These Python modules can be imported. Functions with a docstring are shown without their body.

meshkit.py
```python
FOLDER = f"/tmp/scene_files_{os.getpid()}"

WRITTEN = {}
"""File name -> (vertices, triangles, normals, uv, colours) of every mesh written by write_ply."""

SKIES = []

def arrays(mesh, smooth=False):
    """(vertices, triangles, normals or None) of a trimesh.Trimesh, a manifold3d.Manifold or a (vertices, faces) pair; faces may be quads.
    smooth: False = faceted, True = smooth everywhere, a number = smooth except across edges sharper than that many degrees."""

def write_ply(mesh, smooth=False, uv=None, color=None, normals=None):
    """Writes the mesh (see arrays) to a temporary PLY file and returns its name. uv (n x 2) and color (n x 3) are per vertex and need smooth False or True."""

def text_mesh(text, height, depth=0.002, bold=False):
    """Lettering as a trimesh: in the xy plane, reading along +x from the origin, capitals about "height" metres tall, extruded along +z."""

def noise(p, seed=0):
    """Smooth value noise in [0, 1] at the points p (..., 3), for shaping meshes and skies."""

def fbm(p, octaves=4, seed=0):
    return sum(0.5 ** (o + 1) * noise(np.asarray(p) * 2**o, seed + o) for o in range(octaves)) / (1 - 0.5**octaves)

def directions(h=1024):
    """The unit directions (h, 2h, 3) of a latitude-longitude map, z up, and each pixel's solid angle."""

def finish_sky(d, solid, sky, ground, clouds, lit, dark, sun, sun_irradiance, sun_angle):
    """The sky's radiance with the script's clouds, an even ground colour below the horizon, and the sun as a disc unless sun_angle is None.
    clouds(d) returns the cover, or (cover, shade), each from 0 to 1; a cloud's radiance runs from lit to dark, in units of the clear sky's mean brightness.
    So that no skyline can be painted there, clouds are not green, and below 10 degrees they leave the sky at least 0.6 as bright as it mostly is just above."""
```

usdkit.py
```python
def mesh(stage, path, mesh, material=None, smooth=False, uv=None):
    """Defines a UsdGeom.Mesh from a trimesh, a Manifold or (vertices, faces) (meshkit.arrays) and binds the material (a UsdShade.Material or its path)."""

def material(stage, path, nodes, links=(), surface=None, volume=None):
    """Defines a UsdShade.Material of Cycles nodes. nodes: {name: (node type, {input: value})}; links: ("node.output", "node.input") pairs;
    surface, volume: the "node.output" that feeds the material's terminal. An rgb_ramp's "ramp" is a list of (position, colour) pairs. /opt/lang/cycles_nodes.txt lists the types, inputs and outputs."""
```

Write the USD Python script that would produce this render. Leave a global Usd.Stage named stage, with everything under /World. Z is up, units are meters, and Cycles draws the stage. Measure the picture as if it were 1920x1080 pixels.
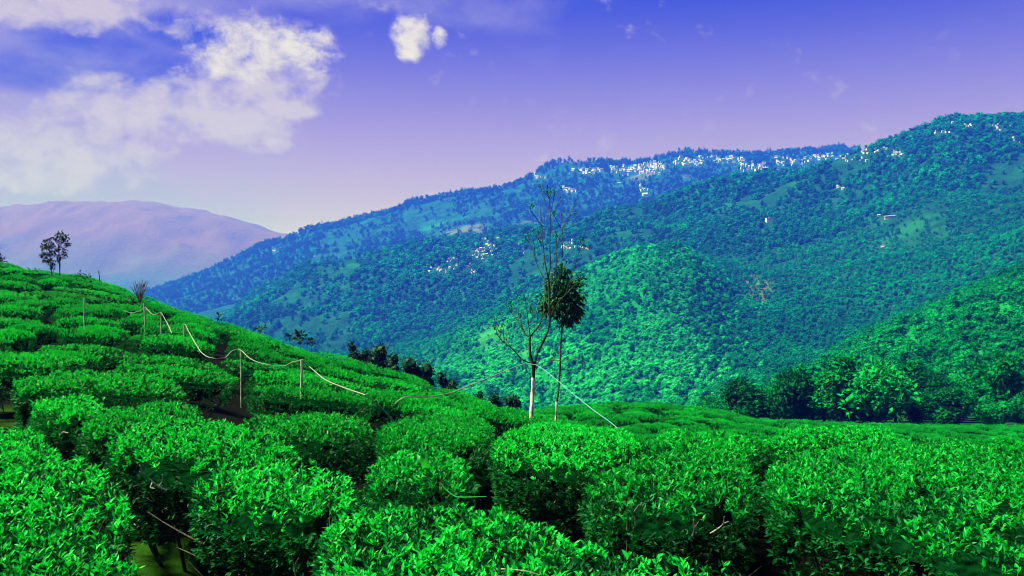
import math, numpy as np, trimesh, usdkit, meshkit
from pxr import Usd, UsdGeom, UsdLux, UsdShade, Gf, Sdf, Vt
from scipy.interpolate import PchipInterpolator, RegularGridInterpolator
from scipy.spatial import cKDTree
from shapely.geometry import Polygon, Point

stage = Usd.Stage.CreateInMemory()
UsdGeom.SetStageUpAxis(stage, UsdGeom.Tokens.z)
UsdGeom.SetStageMetersPerUnit(stage, 1.0)
W = UsdGeom.Xform.Define(stage, '/World')
UsdGeom.Scope.Define(stage, '/World/Looks')
L = '/World/Looks/'
FP = 1663.0                      # focal length in photograph pixels
CX, CY = 960.0, 540.0

# ------------------------------------------------------------------ camera, sky, sun, exposure
cam = UsdGeom.Camera.Define(stage, '/World/camera')
cam.AddRotateXOp().Set(90.0)
cam.CreateHorizontalApertureAttr(36.0)
cam.CreateVerticalApertureAttr(36.0 * 9 / 16)
cam.CreateFocalLengthAttr(36.0 * FP / 1920)
cam.CreateClippingRangeAttr(Gf.Vec2f(0.1, 60000.0))
cam.CreateExposureAttr(EXPOSURE := 4.0)

SUN_AZ = np.array([-1.0, 0.03]); SUN_AZ /= np.linalg.norm(SUN_AZ)
SUN_EL = math.radians(60)
SUN = np.array([SUN_AZ[0] * math.cos(SUN_EL), SUN_AZ[1] * math.cos(SUN_EL), math.sin(SUN_EL)])
sun = UsdLux.DistantLight.Define(stage, '/World/sun')
sun.CreateNormalizeAttr(True); sun.CreateIntensityAttr(0.40); sun.CreateAngleAttr(12.0)
sun.CreateColorAttr(Gf.Vec3f(1.0, 0.95, 0.87))
zx = SUN; xx = np.cross([0, 0, 1.0], zx); xx /= np.linalg.norm(xx); yx = np.cross(zx, xx)
m = Gf.Matrix4d(1.0)
for r_, v_ in enumerate((xx, yx, zx)):
    m.SetRow3(r_, Gf.Vec3d(*map(float, v_)))
sun.AddTransformOp().Set(m)


class Graph:
    """Collects Cycles nodes and links for one material."""
    def __init__(self):
        self.nodes, self.links, self.k = {}, [], 0
    def add(self, kind, out=None, **inp):
        self.k += 1
        name = f'n{self.k}'
        const = {}
        for key, v in inp.items():
            if isinstance(v, str) and '.' in v:
                self.links.append((v, f'{name}.{key}'))
            else:
                const[key] = v
        self.nodes[name] = (kind, const)
        return f'{name}.{out}' if out else name
    def math(self, op, a, b=0.0, c=0.0, clamp=False):
        return self.add('math', 'value', math_type=op, value1=a, value2=b, value3=c, use_clamp=clamp)
    def mix(self, fac, a, b, kind='mix'):
        return self.add('mix_color', 'result', blend_type=kind, fac=fac, a=a, b=b, use_clamp=True)
    def rng(self, v, f0, f1, t0=0.0, t1=1.0, kind='smoothstep'):
        return self.add('map_range', 'result', range_type=kind, value=v, from_min=float(f0), from_max=float(f1), to_min=float(t0), to_max=float(t1), clamp=True)
    def done(self, path, surface=None, volume=None):
        return usdkit.material(stage, L + path, self.nodes, self.links, surface=surface, volume=volume)


def sky_material():
    g = Graph()
    d = g.add('texture_coordinate', 'generated')
    s = g.add('separate_xyz', vector=d)
    x, y, z = s + '.x', s + '.y', s + '.z'
    front = g.rng(y, 0.05, 0.5)
    sky = g.add('sky_texture', 'color', sky_type='single_scattering', sun_disc=False, sun_elevation=SUN_EL,
                sun_rotation=math.atan2(SUN_AZ[0], SUN_AZ[1]), altitude=1900.0, air_density=1.0, aerosol_density=1.0, ozone_density=2.5)
    col = g.mix(1.0, sky, SKY_TINT, 'multiply')
    # pale lavender air towards the horizon all round
    low = g.rng(z, 0.05, 0.36, 1.0, 0.0)
    low = g.math('power', low, 1.1)
    def blob(px, py, rx, rz):
        c = np.array([(px - CX) / FP, 1.0, (CY - py) / FP]); c /= np.linalg.norm(c)
        dx = g.math('multiply', g.math('subtract', x, float(c[0])), FP / rx)
        dz = g.math('multiply', g.math('subtract', z, float(c[2])), FP / rz)
        r2 = g.math('add', g.math('multiply', dx, dx), g.math('multiply', dz, dz))
        return g.math('subtract', 1.0, r2)
    def union(bl):
        o = bl[0]
        for b in bl[1:]:
            o = g.math('smoothmax', o, b, 0.25)
        return o
    hole = g.math('multiply', g.rng(union([blob(185, 108, 130, 46), blob(330, 60, 70, 30), blob(50, 125, 70, 36)]), -1.2, 0.9), front)
    low = g.math('multiply', low, g.math('multiply_add', hole, -0.75, 1.0))
    col = g.mix(g.math('multiply', low, 0.92), col, HORIZON)
    # thin veil clouds everywhere
    v1 = g.add('mapping', 'vector', vector=d, scale=(3.2, 3.2, 8.0), location=(3.1, 0.4, 1.3))
    n1 = g.add('noise_texture', 'fac', vector=v1, scale=1.0, detail=7.0, roughness=0.56, distortion=0.3)
    left = g.rng(x, -0.06, -0.42, 0.0, 1.0)
    thr = g.math('multiply_add', hole, -0.16, g.math('multiply_add', left, 0.27, n1))
    veil = g.rng(thr, 0.48, 0.84, 0.0, 0.85)
    col = g.mix(veil, col, VEIL)
    # cumulus: noisy blobs round given directions
    def fb(sc, det, ro, dist=0.2):
        v = g.add('mapping', 'vector', vector=d, scale=(sc, sc, sc * 1.25))
        return g.add('noise_texture', 'fac', vector=v, scale=1.0, detail=det, roughness=ro, distortion=dist)
    n2, n3, n4 = fb(13.0, 8.0, 0.60), fb(36.0, 8.0, 0.62), fb(80.0, 6.0, 0.65)
    rough = g.math('add', g.math('multiply', g.math('subtract', n3, 0.5), 3.0), g.math('multiply', g.math('subtract', n4, 0.5), 2.0))
    wisp = g.math('add', g.math('multiply', g.math('subtract', n2, 0.5), 5.5), g.math('multiply', g.math('subtract', n3, 0.5), 5.0))
    dense = union([blob(505, 88, 70, 38), blob(450, 92, 60, 40), blob(560, 100, 60, 34), blob(425, 120, 70, 34), blob(600, 78, 36, 18), blob(772, 66, 42, 36), blob(770, 92, 30, 24), blob(822, 70, 16, 20)])
    soft = union([blob(300, 170, 55, 52), blob(240, 215, 90, 40), blob(470, 150, 110, 40), blob(380, 190, 90, 60), blob(205, 152, 70, 20), blob(520, 205, 60, 22), blob(60, 270, 160, 60), blob(440, 225, 90, 40), blob(120, 20, 300, 34)])
    cs = g.math('multiply', g.rng(g.math('add', g.math('maximum', soft, -1.6), g.math('subtract', wisp, g.math('multiply', hole, 0.9))), -0.95, 1.35, 0.0, 0.9), front)
    cd = g.math('multiply', g.rng(g.math('add', g.math('maximum', dense, -2.2), rough), -0.35, 1.25, 0.0, 0.97), front)
    col = g.mix(cs, col, SOFT)
    shade = g.rng(n3, 0.3, 0.75)
    col = g.mix(cd, col, g.mix(shade, CLOUD_D, CLOUD_L))
    bg = g.add('background_shader', 'background', color=col, strength=SKY_STRENGTH)
    return g.done('sky_light', surface=bg)


# radiances below are in units of the sky texture's own values (the dome's strength scales them)
SKY_STRENGTH = 0.05
SKY_TINT = (0.0060, 0.0010, 0.165)
HORIZON = (0.78, 0.48, 0.58)
VEIL = (0.52, 0.42, 0.72)
SOFT = (0.78, 0.64, 0.62)
CLOUD_D, CLOUD_L = (0.80, 0.68, 0.70), (1.08, 0.98, 0.80)
dome = UsdLux.DomeLight.Define(stage, '/World/sky')
dome.CreateIntensityAttr(1.0)
UsdShade.MaterialBindingAPI.Apply(dome.GetPrim()).Bind(sky_material())
dome.GetPrim().SetCustomDataByKey('kind', 'structure')

# ------------------------------------------------------------------ helpers for prims
used = {}
def numbered(name, parent='/World'):
    k = (parent, name); n = used.get(k, 0); used[k] = n + 1
    return f'{parent}/{name}' if n == 0 else f'{parent}/{name}_{n:03d}'
def tag(prim, label=None, cat=None, group=None, kind=None):
    p = prim.GetPrim() if hasattr(prim, 'GetPrim') else prim
    for k, v in (('label', label), ('category', cat), ('group', group), ('kind', kind)):
        if v:
            p.SetCustomDataByKey(k, v)
    return p
def thing(name, loc, label, cat, group=None, rotz=0.0):
    x = UsdGeom.Xform.Define(stage, numbered(name))
    x.AddTranslateOp().Set(Gf.Vec3d(*map(float, loc)))
    if rotz:
        x.AddRotateZOp().Set(math.degrees(rotz))
    return tag(x, label, cat, group)
def part(name, mesh, mat, parent, smooth=False, **kw):
    pp = str(parent.GetPath()) if parent is not None else '/World'
    me = usdkit.mesh(stage, numbered(name, pp), mesh, mat, smooth=smooth)
    if kw:
        tag(me, **kw)
    return me.GetPrim()
def instancer(name, protos, pos, idx, quat, scale, parent=None, child='plant', **kw):
    """Copies of the models in protos (paths). quat: (n,4) w,x,y,z."""
    pp = str(parent.GetPath()) if parent is not None else '/World'
    pi = UsdGeom.PointInstancer.Define(stage, numbered(name, pp))
    targets = []
    for p in protos:
        c = UsdGeom.Xform.Define(stage, numbered(child, str(pi.GetPath())))
        c.GetPrim().GetReferences().AddInternalReference(p)
        targets.append(c.GetPath())
    pi.CreatePrototypesRel().SetTargets(targets)
    pi.CreatePositionsAttr(Vt.Vec3fArray.FromNumpy(np.asarray(pos, np.float32)))
    pi.CreateProtoIndicesAttr(Vt.IntArray.FromNumpy(np.asarray(idx, np.int32)))
    q = np.asarray(quat, np.float32)
    pi.CreateOrientationsAttr(Vt.QuathArray([Gf.Quath(float(a), float(b), float(c), float(d)) for a, b, c, d in q]))
    pi.CreateScalesAttr(Vt.Vec3fArray.FromNumpy(np.asarray(scale, np.float32)))
    return tag(pi, **kw)

# ------------------------------------------------------------------ the land: height of the tea canopy / ground in front of the camera
# each layer: knots (photo column -> distance in metres, photo row). The surface between layers is smooth.
def lay(*k):
    k = np.array(k, float); return k
LAYERS = [
 lay((-900,3.0,1205),(2800,3.0,1205)),
 lay((-900,3.7,1080),(2800,3.7,1080)),
 lay((-900,5.5,900),(0,5.5,868),(300,5.5,870),(560,5.5,888),(800,5.5,902),(960,5.5,904),(1300,5.5,900),(1900,5.5,898),(2800,5.5,890)),
 lay((-900,8,790),(0,8,765),(300,8,786),(560,8,800),(800,8,815),(960,8,822),(1050,8,826),(1300,8,832),(1600,8,826),(1900,8,842),(2800,8,830)),
 lay((-900,10,735),(0,10,720),(300,10,740),(560,10,770),(800,10,795),(960,10,806),(1050,10,810),(1300,10,815),(1600,10,806),(1900,10,830),(2800,10,820)),
 lay((-900,13,690),(0,13,686),(300,13,697),(560,13,738),(800,13,775),(960,13,793),(1050,13,801),(1200,13,815),(1300,13,832),(1600,13,830),(1900,13,865),(2800,13,880)),
 lay((-900,20,620),(0,20,624),(300,20,642),(560,20,697),(800,20,745),(960,20,776),(1050,20,799),(1300,20,838),(1600,20,850),(1900,20,880),(2800,20,900)),
 lay((-900,32,500),(0,32,552),(150,32,560),(300,32,590),(420,32,612),(560,32,656),(700,32,690),(800,32,718),(960,32,774),(1050,32,796),(1200,32,798),(1300,32,806),(1600,32,824),(1900,32,850),(2800,32,870)),
 lay((-900,42,410),(0,42,496),(150,42,518),(300,42,572),(420,42,612),(560,42,672),(800,42,740),(960,42,784),(1050,42,773),(1200,42,767),(1300,42,777),(1600,42,804),(1900,42,820),(2800,42,840)),
 lay((-900,60,440),(0,60,545),(300,60,625),(560,60,722),(800,60,780),(960,54,776),(1050,52,763),(1200,52,755),(1300,52,764),(1450,52,788),(1600,52,796),(1900,54,804),(2800,56,815)),
 lay((-900,80,500),(0,80,585),(300,80,665),(560,80,762),(800,80,815),(960,80,800),(1050,80,790),(1200,80,782),(1300,80,785),(1450,80,796),(1600,80,797),(1900,80,800),(2800,80,806)),
 lay((-900,100,560),(0,100,620),(300,100,700),(560,100,790),(800,100,830),(960,100,800),(1050,100,785),(1200,100,777),(1450,100,797),(1600,100,797),(1900,100,799),(2800,100,800)),
 lay((-900,140,600),(0,140,660),(430,140,760),(800,140,850),(1000,140,850),(1200,140,840),(1400,140,800),(1500,140,790),(1600,140,782),(1900,140,765),(2800,140,740)),
 lay((-900,300,640),(0,300,690),(430,300,800),(800,300,850),(1000,300,880),(1200,300,870),(1400,300,775),(1500,300,715),(1700,300,640),(1920,300,575),(2300,300,480),(2800,300,400)),
 lay((-900,460,640),(0,480,700),(430,480,800),(800,480,790),(1000,480,800),(1200,480,775),(1400,460,735),(1500,460,722),(1600,450,655),(1750,450,590),(1920,450,515),(2300,450,425),(2800,450,340)),
 lay((-900,650,620),(0,650,700),(430,650,780),(800,650,740),(1000,650,705),(1200,650,665),(1400,650,692),(1500,650,694),(1600,650,672),(1750,650,615),(1920,650,545),(2300,650,450),(2800,650,360)),
 lay((-900,1000,600),(0,1000,690),(430,1000,740),(700,1000,705),(800,1000,660),(900,1000,605),(1000,1000,562),(1100,1000,520),(1200,1000,482),(1270,1000,474),(1400,1000,560),(1500,1000,572),(1700,1000,520),(1920,1000,440),(2300,1000,330),(2800,1000,260)),
 lay((-900,1300,600),(0,1300,680),(430,1300,690),(600,1300,680),(800,1300,650),(1000,1300,566),(1200,1300,488),(1300,1300,482),(1500,1300,460),(1700,1300,400),(1920,1300,340),(2300,1300,260),(2800,1300,210)),
 lay((-900,2500,590),(0,2500,640),(290,2500,622),(420,2400,595),(480,2400,552),(540,2350,527),(620,2300,497),(700,2300,482),(780,2250,467),(850,2200,446),(900,2200,443),(1000,2100,432),(1080,2100,407),(1150,2050,387),(1220,2050,377),(1330,2000,347),(1400,2000,338),(1500,1950,323),(1590,1900,297),(1640,1850,280),(1700,1800,266),(1800,1750,236),(1850,1730,233),(1920,1700,224),(2100,1700,190),(2800,1700,150)),
 lay((-900,2800,600),(0,2800,640),(290,2800,612),(430,2700,598),(600,2600,530),(800,2550,490),(1000,2400,462),(1200,2300,425),(1500,2250,395),(1920,2100,330),(2800,2100,260)),
 lay((-900,3400,590),(0,3400,640),(290,3400,592),(430,3400,560),(600,3400,500),(800,3400,462),(1000,3300,428),(1200,3300,378),(1500,3300,335),(1920,3300,310),(2800,3300,300)),
 lay((-900,5500,580),(0,5400,620),(200,5300,580),(290,5200,547),(400,5100,507),(480,5000,468),(560,4900,438),(640,4850,413),(740,4750,391),(830,4700,371),(940,4600,348),(1000,4550,326),(1040,4500,309),(1130,4500,304),(1160,4500,310),(1240,4450,301),(1290,4450,293),(1400,4400,296),(1480,4400,290),(1545,4350,283),(1585,4350,281),(1620,4350,290),(1920,4300,270),(2800,4300,240)),
 lay((-900,6800,560),(0,6800,560),(290,6800,550),(600,6800,520),(1000,6500,450),(1500,6300,400),(1920,6300,380),(2800,6300,350)),
 lay((-900,9500,420),(-200,9500,402),(0,9500,393),(100,9500,381),(180,9500,383),(270,9500,380),(340,9500,388),(420,9500,406),(480,9500,426),(540,9500,440),(640,9500,460),(900,9500,490),(2800,9500,500)),
 lay((-900,12500,500),(2800,12500,500)),
]
COLS = np.linspace(-900, 2800, 371)
LY = np.linspace(math.log(3.0), math.log(12400.0), 700)
_tab = np.empty((len(COLS), len(LY)))
_ys = np.stack([np.interp(COLS, l[:, 0], np.log(l[:, 1])) for l in LAYERS], 1)
_ps = np.stack([PchipInterpolator(l[:, 0], l[:, 2])(COLS) if len(l) > 2 else np.interp(COLS, l[:, 0], l[:, 2]) for l in LAYERS], 1)
for i_ in range(len(COLS)):
    _tab[i_] = PchipInterpolator(_ys[i_], _ps[i_], extrapolate=True)(LY)
# a little of the wandering of each knot row is smoothed away across the columns
row_of = RegularGridInterpolator((COLS, LY), _tab, bounds_error=False, fill_value=None)

def canopy(X, Y):
    """Height of the clipped tea surface (near) or of the hillside (far) at X, Y."""
    X, Y = np.asarray(X, float), np.asarray(Y, float)
    Yc = np.maximum(Y, 3.0)
    px = np.clip(CX + X / Yc * FP, -900, 2800)
    r = row_of(np.stack([px, np.log(np.clip(Yc, 3.0, 12400))], -1))
    return (CY - r) / FP * Yc
def relief(X, Y):
    """Gullies, spurs and lumps that grow with the distance."""
    p = np.stack([X, Y, np.zeros_like(X)], -1)
    d = np.hypot(X, Y)
    f = np.clip((d - 120) / 250, 0, 1)
    n = (meshkit.fbm(p / 190.0, 3, 3) - 0.5) * 26 + (1 - 2 * np.abs(meshkit.fbm(p / 420.0, 3, 11) - 0.5) * 2 - 0.6) * 30
    far = np.clip((d - 6800) / 2000, 0, 1)
    n2 = (meshkit.fbm(p / 1300.0, 4, 5) - 0.5) * 110 + (0.75 - 2 * np.abs(meshkit.fbm(p / 700.0, 3, 15) - 0.5) * 2) * 90
    return f * n * np.clip(d / 1600, 0.12, 1) * (1 - far) + far * n2
HB = 0.86                         # bush height
def ground(X, Y):
    w = np.clip((100 - np.asarray(Y, float)) / 20, 0, 1)
    return canopy(X, Y) - HB * w + relief(np.asarray(X, float), np.asarray(Y, float))
def pick(px, py, dz=0.0, y0=3.05, y1=95.0):
    """The first point of the canopy surface (raised by dz) that the ray through photo pixel px, py meets."""
    Y = np.exp(np.linspace(math.log(y0), math.log(y1), 1500))
    X = (px - CX) / FP * Y
    z = (CY - py) / FP * Y
    s = canopy(X, Y) + dz
    k = np.argmax(z <= s)
    if not (z <= s).any():
        k = int(np.argmin(z - s))
    return np.array([X[k], Y[k], z[k]])
def at(px, py, Y):
    return np.array([(px - CX) / FP * Y, Y, (CY - py) / FP * Y])
def grid_mesh(P):
    n, m_ = P.shape[:2]
    idx = np.arange(n * m_).reshape(n, m_)
    q = np.stack([idx[:-1, :-1], idx[1:, :-1], idx[1:, 1:], idx[:-1, 1:]], -1).reshape(-1, 4)
    return P.reshape(-1, 3), np.vstack([q[:, [0, 1, 2]], q[:, [0, 2, 3]]])

# ------------------------------------------------------------------ materials of the land
def m_ground():
    g = Graph()
    p = g.add('geometry', 'position')
    n = g.add('noise_texture', 'fac', vector=p, scale=1.7, detail=6.0, roughness=0.65)
    n2 = g.add('noise_texture', 'fac', vector=p, scale=38.0, detail=4.0, roughness=0.7)
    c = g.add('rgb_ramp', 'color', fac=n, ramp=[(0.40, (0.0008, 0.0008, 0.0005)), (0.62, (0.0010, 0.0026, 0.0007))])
    moss = g.math('multiply', g.add('attribute', 'fac', attribute='moss'), g.rng(n, 0.32, 0.52))
    c = g.mix(moss, c, (0.010, 0.044, 0.0025))
    c = g.mix(0.6, c, g.add('rgb_ramp', 'color', fac=n2, ramp=[(0.3, (0.25, 0.25, 0.25)), (0.7, (1, 1, 1))]), 'multiply')
    b = g.add('bump', 'normal', height=n2, strength=0.8, distance=0.03)
    return g.done('mossy_soil', g.add('principled_bsdf', 'BSDF', base_color=c, roughness=0.95, specular_ior_level=0.02, normal=b))
def m_hill():
    g = Graph()
    p = g.add('geometry', 'position')
    n = g.add('noise_texture', 'fac', vector=p, scale=0.02, detail=8.0, roughness=0.66)
    n2 = g.add('noise_texture', 'fac', vector=p, scale=0.004, detail=4.0, roughness=0.55)
    c = g.add('rgb_ramp', 'color', fac=n, ramp=[(0.34, (0.002, 0.016, 0.005)), (0.52, (0.003, 0.030, 0.008)), (0.70, (0.005, 0.050, 0.012))])
    field = g.rng(n2, 0.60, 0.68)
    c = g.mix(g.math('multiply', field, 0.7), c, (0.006, 0.07, 0.016))
    soil = g.add('attribute', 'fac', attribute='soil')
    sn = g.math('multiply', soil, g.rng(n, 0.30, 0.62))
    c = g.mix(g.math('multiply', sn, 0.75), c, (0.060, 0.066, 0.026))
    gr = g.add('attribute', 'fac', attribute='grass')  # grass on the near spur, painted sunlight on the middle spur
    c = g.mix(gr, c, g.add('rgb_ramp', 'color', fac=n, ramp=[(0.36, (0.002, 0.060, 0.012)), (0.62, (0.004, 0.13, 0.022))]))
    rock = g.add('attribute', 'fac', attribute='rock')
    c = g.mix(rock, c, (0.056, 0.030, 0.044))  # lavender for the far mountains: haze put into the surface colour
    b = g.add('bump', 'normal', height=n, strength=1.0, distance=14.0)
    return g.done('hillside', g.add('principled_bsdf', 'BSDF', base_color=c, roughness=1.0, specular_ior_level=0.0, normal=b))
M_GROUND, M_HILL = m_ground(), m_hill()

def soil_at(px, Y):
    """Bare earth: landslips and cut fields, as (column, distance, half width, half depth in log distance)."""
    s = np.zeros_like(px)
    for cx_, cy_, w_, h_ in ((925, 880, 45, 0.09), (985, 720, 22, 0.05), (1420, 1060, 34, 0.09), (865, 3520, 50, 0.05), (985, 3420, 40, 0.03), (1205, 3900, 25, 0.02)):
        s = np.maximum(s, np.clip(1.35 - ((px - cx_) / w_) ** 2 - ((np.log(Y) - math.log(cy_)) / h_) ** 2, 0, 1))
    return s
# near ground: one sheet under the tea, reaching behind the camera and out to both sides
xs = np.concatenate([np.linspace(-110, -14, 49)[:-1], np.linspace(-14, 14, 113), np.linspace(14, 110, 49)[1:]])
ys = np.concatenate([np.linspace(-14, 2, 17)[:-1], np.linspace(2, 16, 57), np.linspace(16, 104, 111)[1:]])
XX, YY = np.meshgrid(xs, ys, indexing='ij')
ZZ = ground(XX, YY) + (meshkit.fbm(np.stack([XX, YY, XX * 0], -1) * 2.2, 3, 8) - 0.5) * 0.10 * np.clip(1.3 - YY / 60, 0, 1)
gm = usdkit.mesh(stage, numbered('tea_garden_ground'), grid_mesh(np.stack([XX, YY, ZZ], -1)), M_GROUND, smooth=True)
tag(gm, kind='structure')
ms_ = np.zeros_like(XX)
for px_m, py_m, rad_ in ((300, 1035, 0.55), (330, 1075, 0.5), (250, 1000, 0.4), (690, 925, 0.45), (1020, 975, 0.55), (30, 785, 0.9), (90, 800, 0.6)):
    Ym = (HB + 1.2) / ((py_m - CY) / FP); Xm = (px_m - CX) / FP * Ym       # where mossy turf shows on the path
    ms_ = np.maximum(ms_, np.clip(1.5 - np.hypot(XX - Xm, YY - Ym) / rad_, 0, 1))
UsdGeom.PrimvarsAPI(gm).CreatePrimvar('moss', Sdf.ValueTypeNames.FloatArray, 'vertex').Set(Vt.FloatArray.FromNumpy(ms_.ravel().astype(np.float32)))
# hills: from the garden's edge to the far mountains
pc = np.linspace(-620, 2540, 560)
lt = np.concatenate([np.linspace(math.log(96), math.log(5600), 430), np.linspace(math.log(5700), math.log(12300), 90)])
PC, LT = np.meshgrid(pc, lt, indexing='ij')
YH = np.exp(LT); XH = (PC - CX) / FP * YH
ZH = ground(XH, YH) - np.where(YH < 103, 0.5, 0.0)
hv, hf = grid_mesh(np.stack([XH, YH, ZH], -1))
hills = usdkit.mesh(stage, numbered('hills'), (hv, hf), M_HILL, smooth=True)
tag(hills, kind='structure')
UsdGeom.PrimvarsAPI(hills).CreatePrimvar('soil', Sdf.ValueTypeNames.FloatArray, 'vertex').Set(Vt.FloatArray.FromNumpy(soil_at(PC, YH).ravel().astype(np.float32)))
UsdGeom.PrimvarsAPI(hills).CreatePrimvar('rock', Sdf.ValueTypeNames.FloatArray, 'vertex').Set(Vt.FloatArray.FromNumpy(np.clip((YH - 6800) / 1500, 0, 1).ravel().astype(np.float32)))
UsdGeom.PrimvarsAPI(hills).CreatePrimvar('grass', Sdf.ValueTypeNames.FloatArray, 'vertex').Set(Vt.FloatArray.FromNumpy((np.maximum(np.clip((PC - 1380) / 80, 0, 1) * np.clip((560 - YH) / 80, 0, 1) * np.clip((YH - 150) / 40, 0, 1), 0.8 * np.clip((1020 - YH) / 80, 0, 1) * np.clip((1340 - PC) / 80, 0, 1) * np.clip((PC - 780) / 100, 0, 1))).ravel().astype(np.float32)))  # near spur: grass; middle spur: sunlit patch put in as brighter green
# beyond and behind the land in view: a broad valley floor sheet far below
fl = np.array([[-42000, -42000, -260.0], [42000, -42000, -260], [42000, 42000, -260], [-42000, 42000, -260]])
part('valley_floor', (fl, np.array([[0, 1, 2], [0, 2, 3]])), M_HILL, None, kind='structure')
# how high (photo row) the nearer land hides at each column and distance
rows_h = CY - ZH / YH * FP
HID = np.minimum.accumulate(rows_h, axis=1)
hid_of = RegularGridInterpolator((pc, lt), HID, bounds_error=False, fill_value=None)

# ------------------------------------------------------------------ haze: even, thin air that scatters blue most
def m_haze():
    g = Graph()
    v = g.add('principled_volume', 'volume', color=HAZE_COLOR, density=HAZE_DENSITY, anisotropy=0.0, absorption_color=(1.0, 1.0, 0.0))
    return g.done('blue_air', volume=v)
HAZE_COLOR, HAZE_DENSITY = (0.008, 0.034, 0.54), 0.00037
HZ = trimesh.creation.box([86000, 86000, 1380])
HZ.apply_translation([0, 0, 1380 / 2 - 262])
part('haze', HZ, m_haze(), None, kind='stuff')

# ------------------------------------------------------------------ foliage, bark and other materials
def m_leaf(name, ramp, rough=0.42, spec=0.45, trans=0.28, trans_col=None, vary=0.35, scale=0.0):
    """Leaf material: each leaf its own tone, each plant a little different."""
    g = Graph()
    isl = g.add('geometry', 'random_per_island')
    c = g.add('rgb_ramp', 'color', fac=isl, ramp=ramp)
    rnd = g.add('object_info', 'random')
    f = g.rng(rnd, 0, 1, 1 - vary, 1 + vary * 0.55, 'linear')
    c = g.mix(1.0, c, g.add('combine_color', 'color', r=f, g=f, b=f), 'multiply')
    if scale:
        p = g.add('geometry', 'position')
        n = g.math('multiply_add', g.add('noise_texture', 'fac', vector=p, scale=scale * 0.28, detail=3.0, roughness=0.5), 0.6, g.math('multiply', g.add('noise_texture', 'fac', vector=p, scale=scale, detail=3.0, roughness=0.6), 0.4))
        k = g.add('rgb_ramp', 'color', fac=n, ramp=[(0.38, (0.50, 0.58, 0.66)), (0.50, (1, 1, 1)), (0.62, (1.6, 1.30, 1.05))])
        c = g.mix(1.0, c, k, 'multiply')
    b = g.add('principled_bsdf', 'BSDF', base_color=c, roughness=rough, specular_ior_level=spec, specular_tint=(0.35, 1.0, 0.5))
    t = g.add('translucent_bsdf', 'BSDF', color=g.mix(1.0, c, trans_col or (1.2, 1.5, 0.6), 'multiply'))
    return g.done(name, g.add('mix_closure', 'closure', fac=trans, closure1=b, closure2=t))
def m_bark(name, a, b_, scale=14.0, stretch=0.25, bump=0.5):
    g = Graph()
    p = g.add('mapping', 'vector', vector=g.add('geometry', 'position'), scale=(1, 1, stretch))
    n = g.add('noise_texture', 'fac', vector=p, scale=scale, detail=6.0, roughness=0.65)
    c = g.add('rgb_ramp', 'color', fac=n, ramp=[(0.38, a), (0.62, b_)])
    bp = g.add('bump', 'normal', height=n, strength=bump, distance=0.02)
    return g.done(name, g.add('principled_bsdf', 'BSDF', base_color=c, roughness=0.85, specular_ior_level=0.2, normal=bp))
def m_plain(name, col, rough=0.6, noise=0.25, scale=9.0, spec=0.3):
    g = Graph()
    n = g.add('noise_texture', 'fac', vector=g.add('geometry', 'position'), scale=scale, detail=5.0, roughness=0.6)
    f = g.rng(n, 0.3, 0.7, 1 - noise, 1 + noise * 0.4)
    c = g.mix(1.0, col, g.add('combine_color', 'color', r=f, g=f, b=f), 'multiply')
    return g.done(name, g.add('principled_bsdf', 'BSDF', base_color=c, roughness=rough, specular_ior_level=spec))

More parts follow.
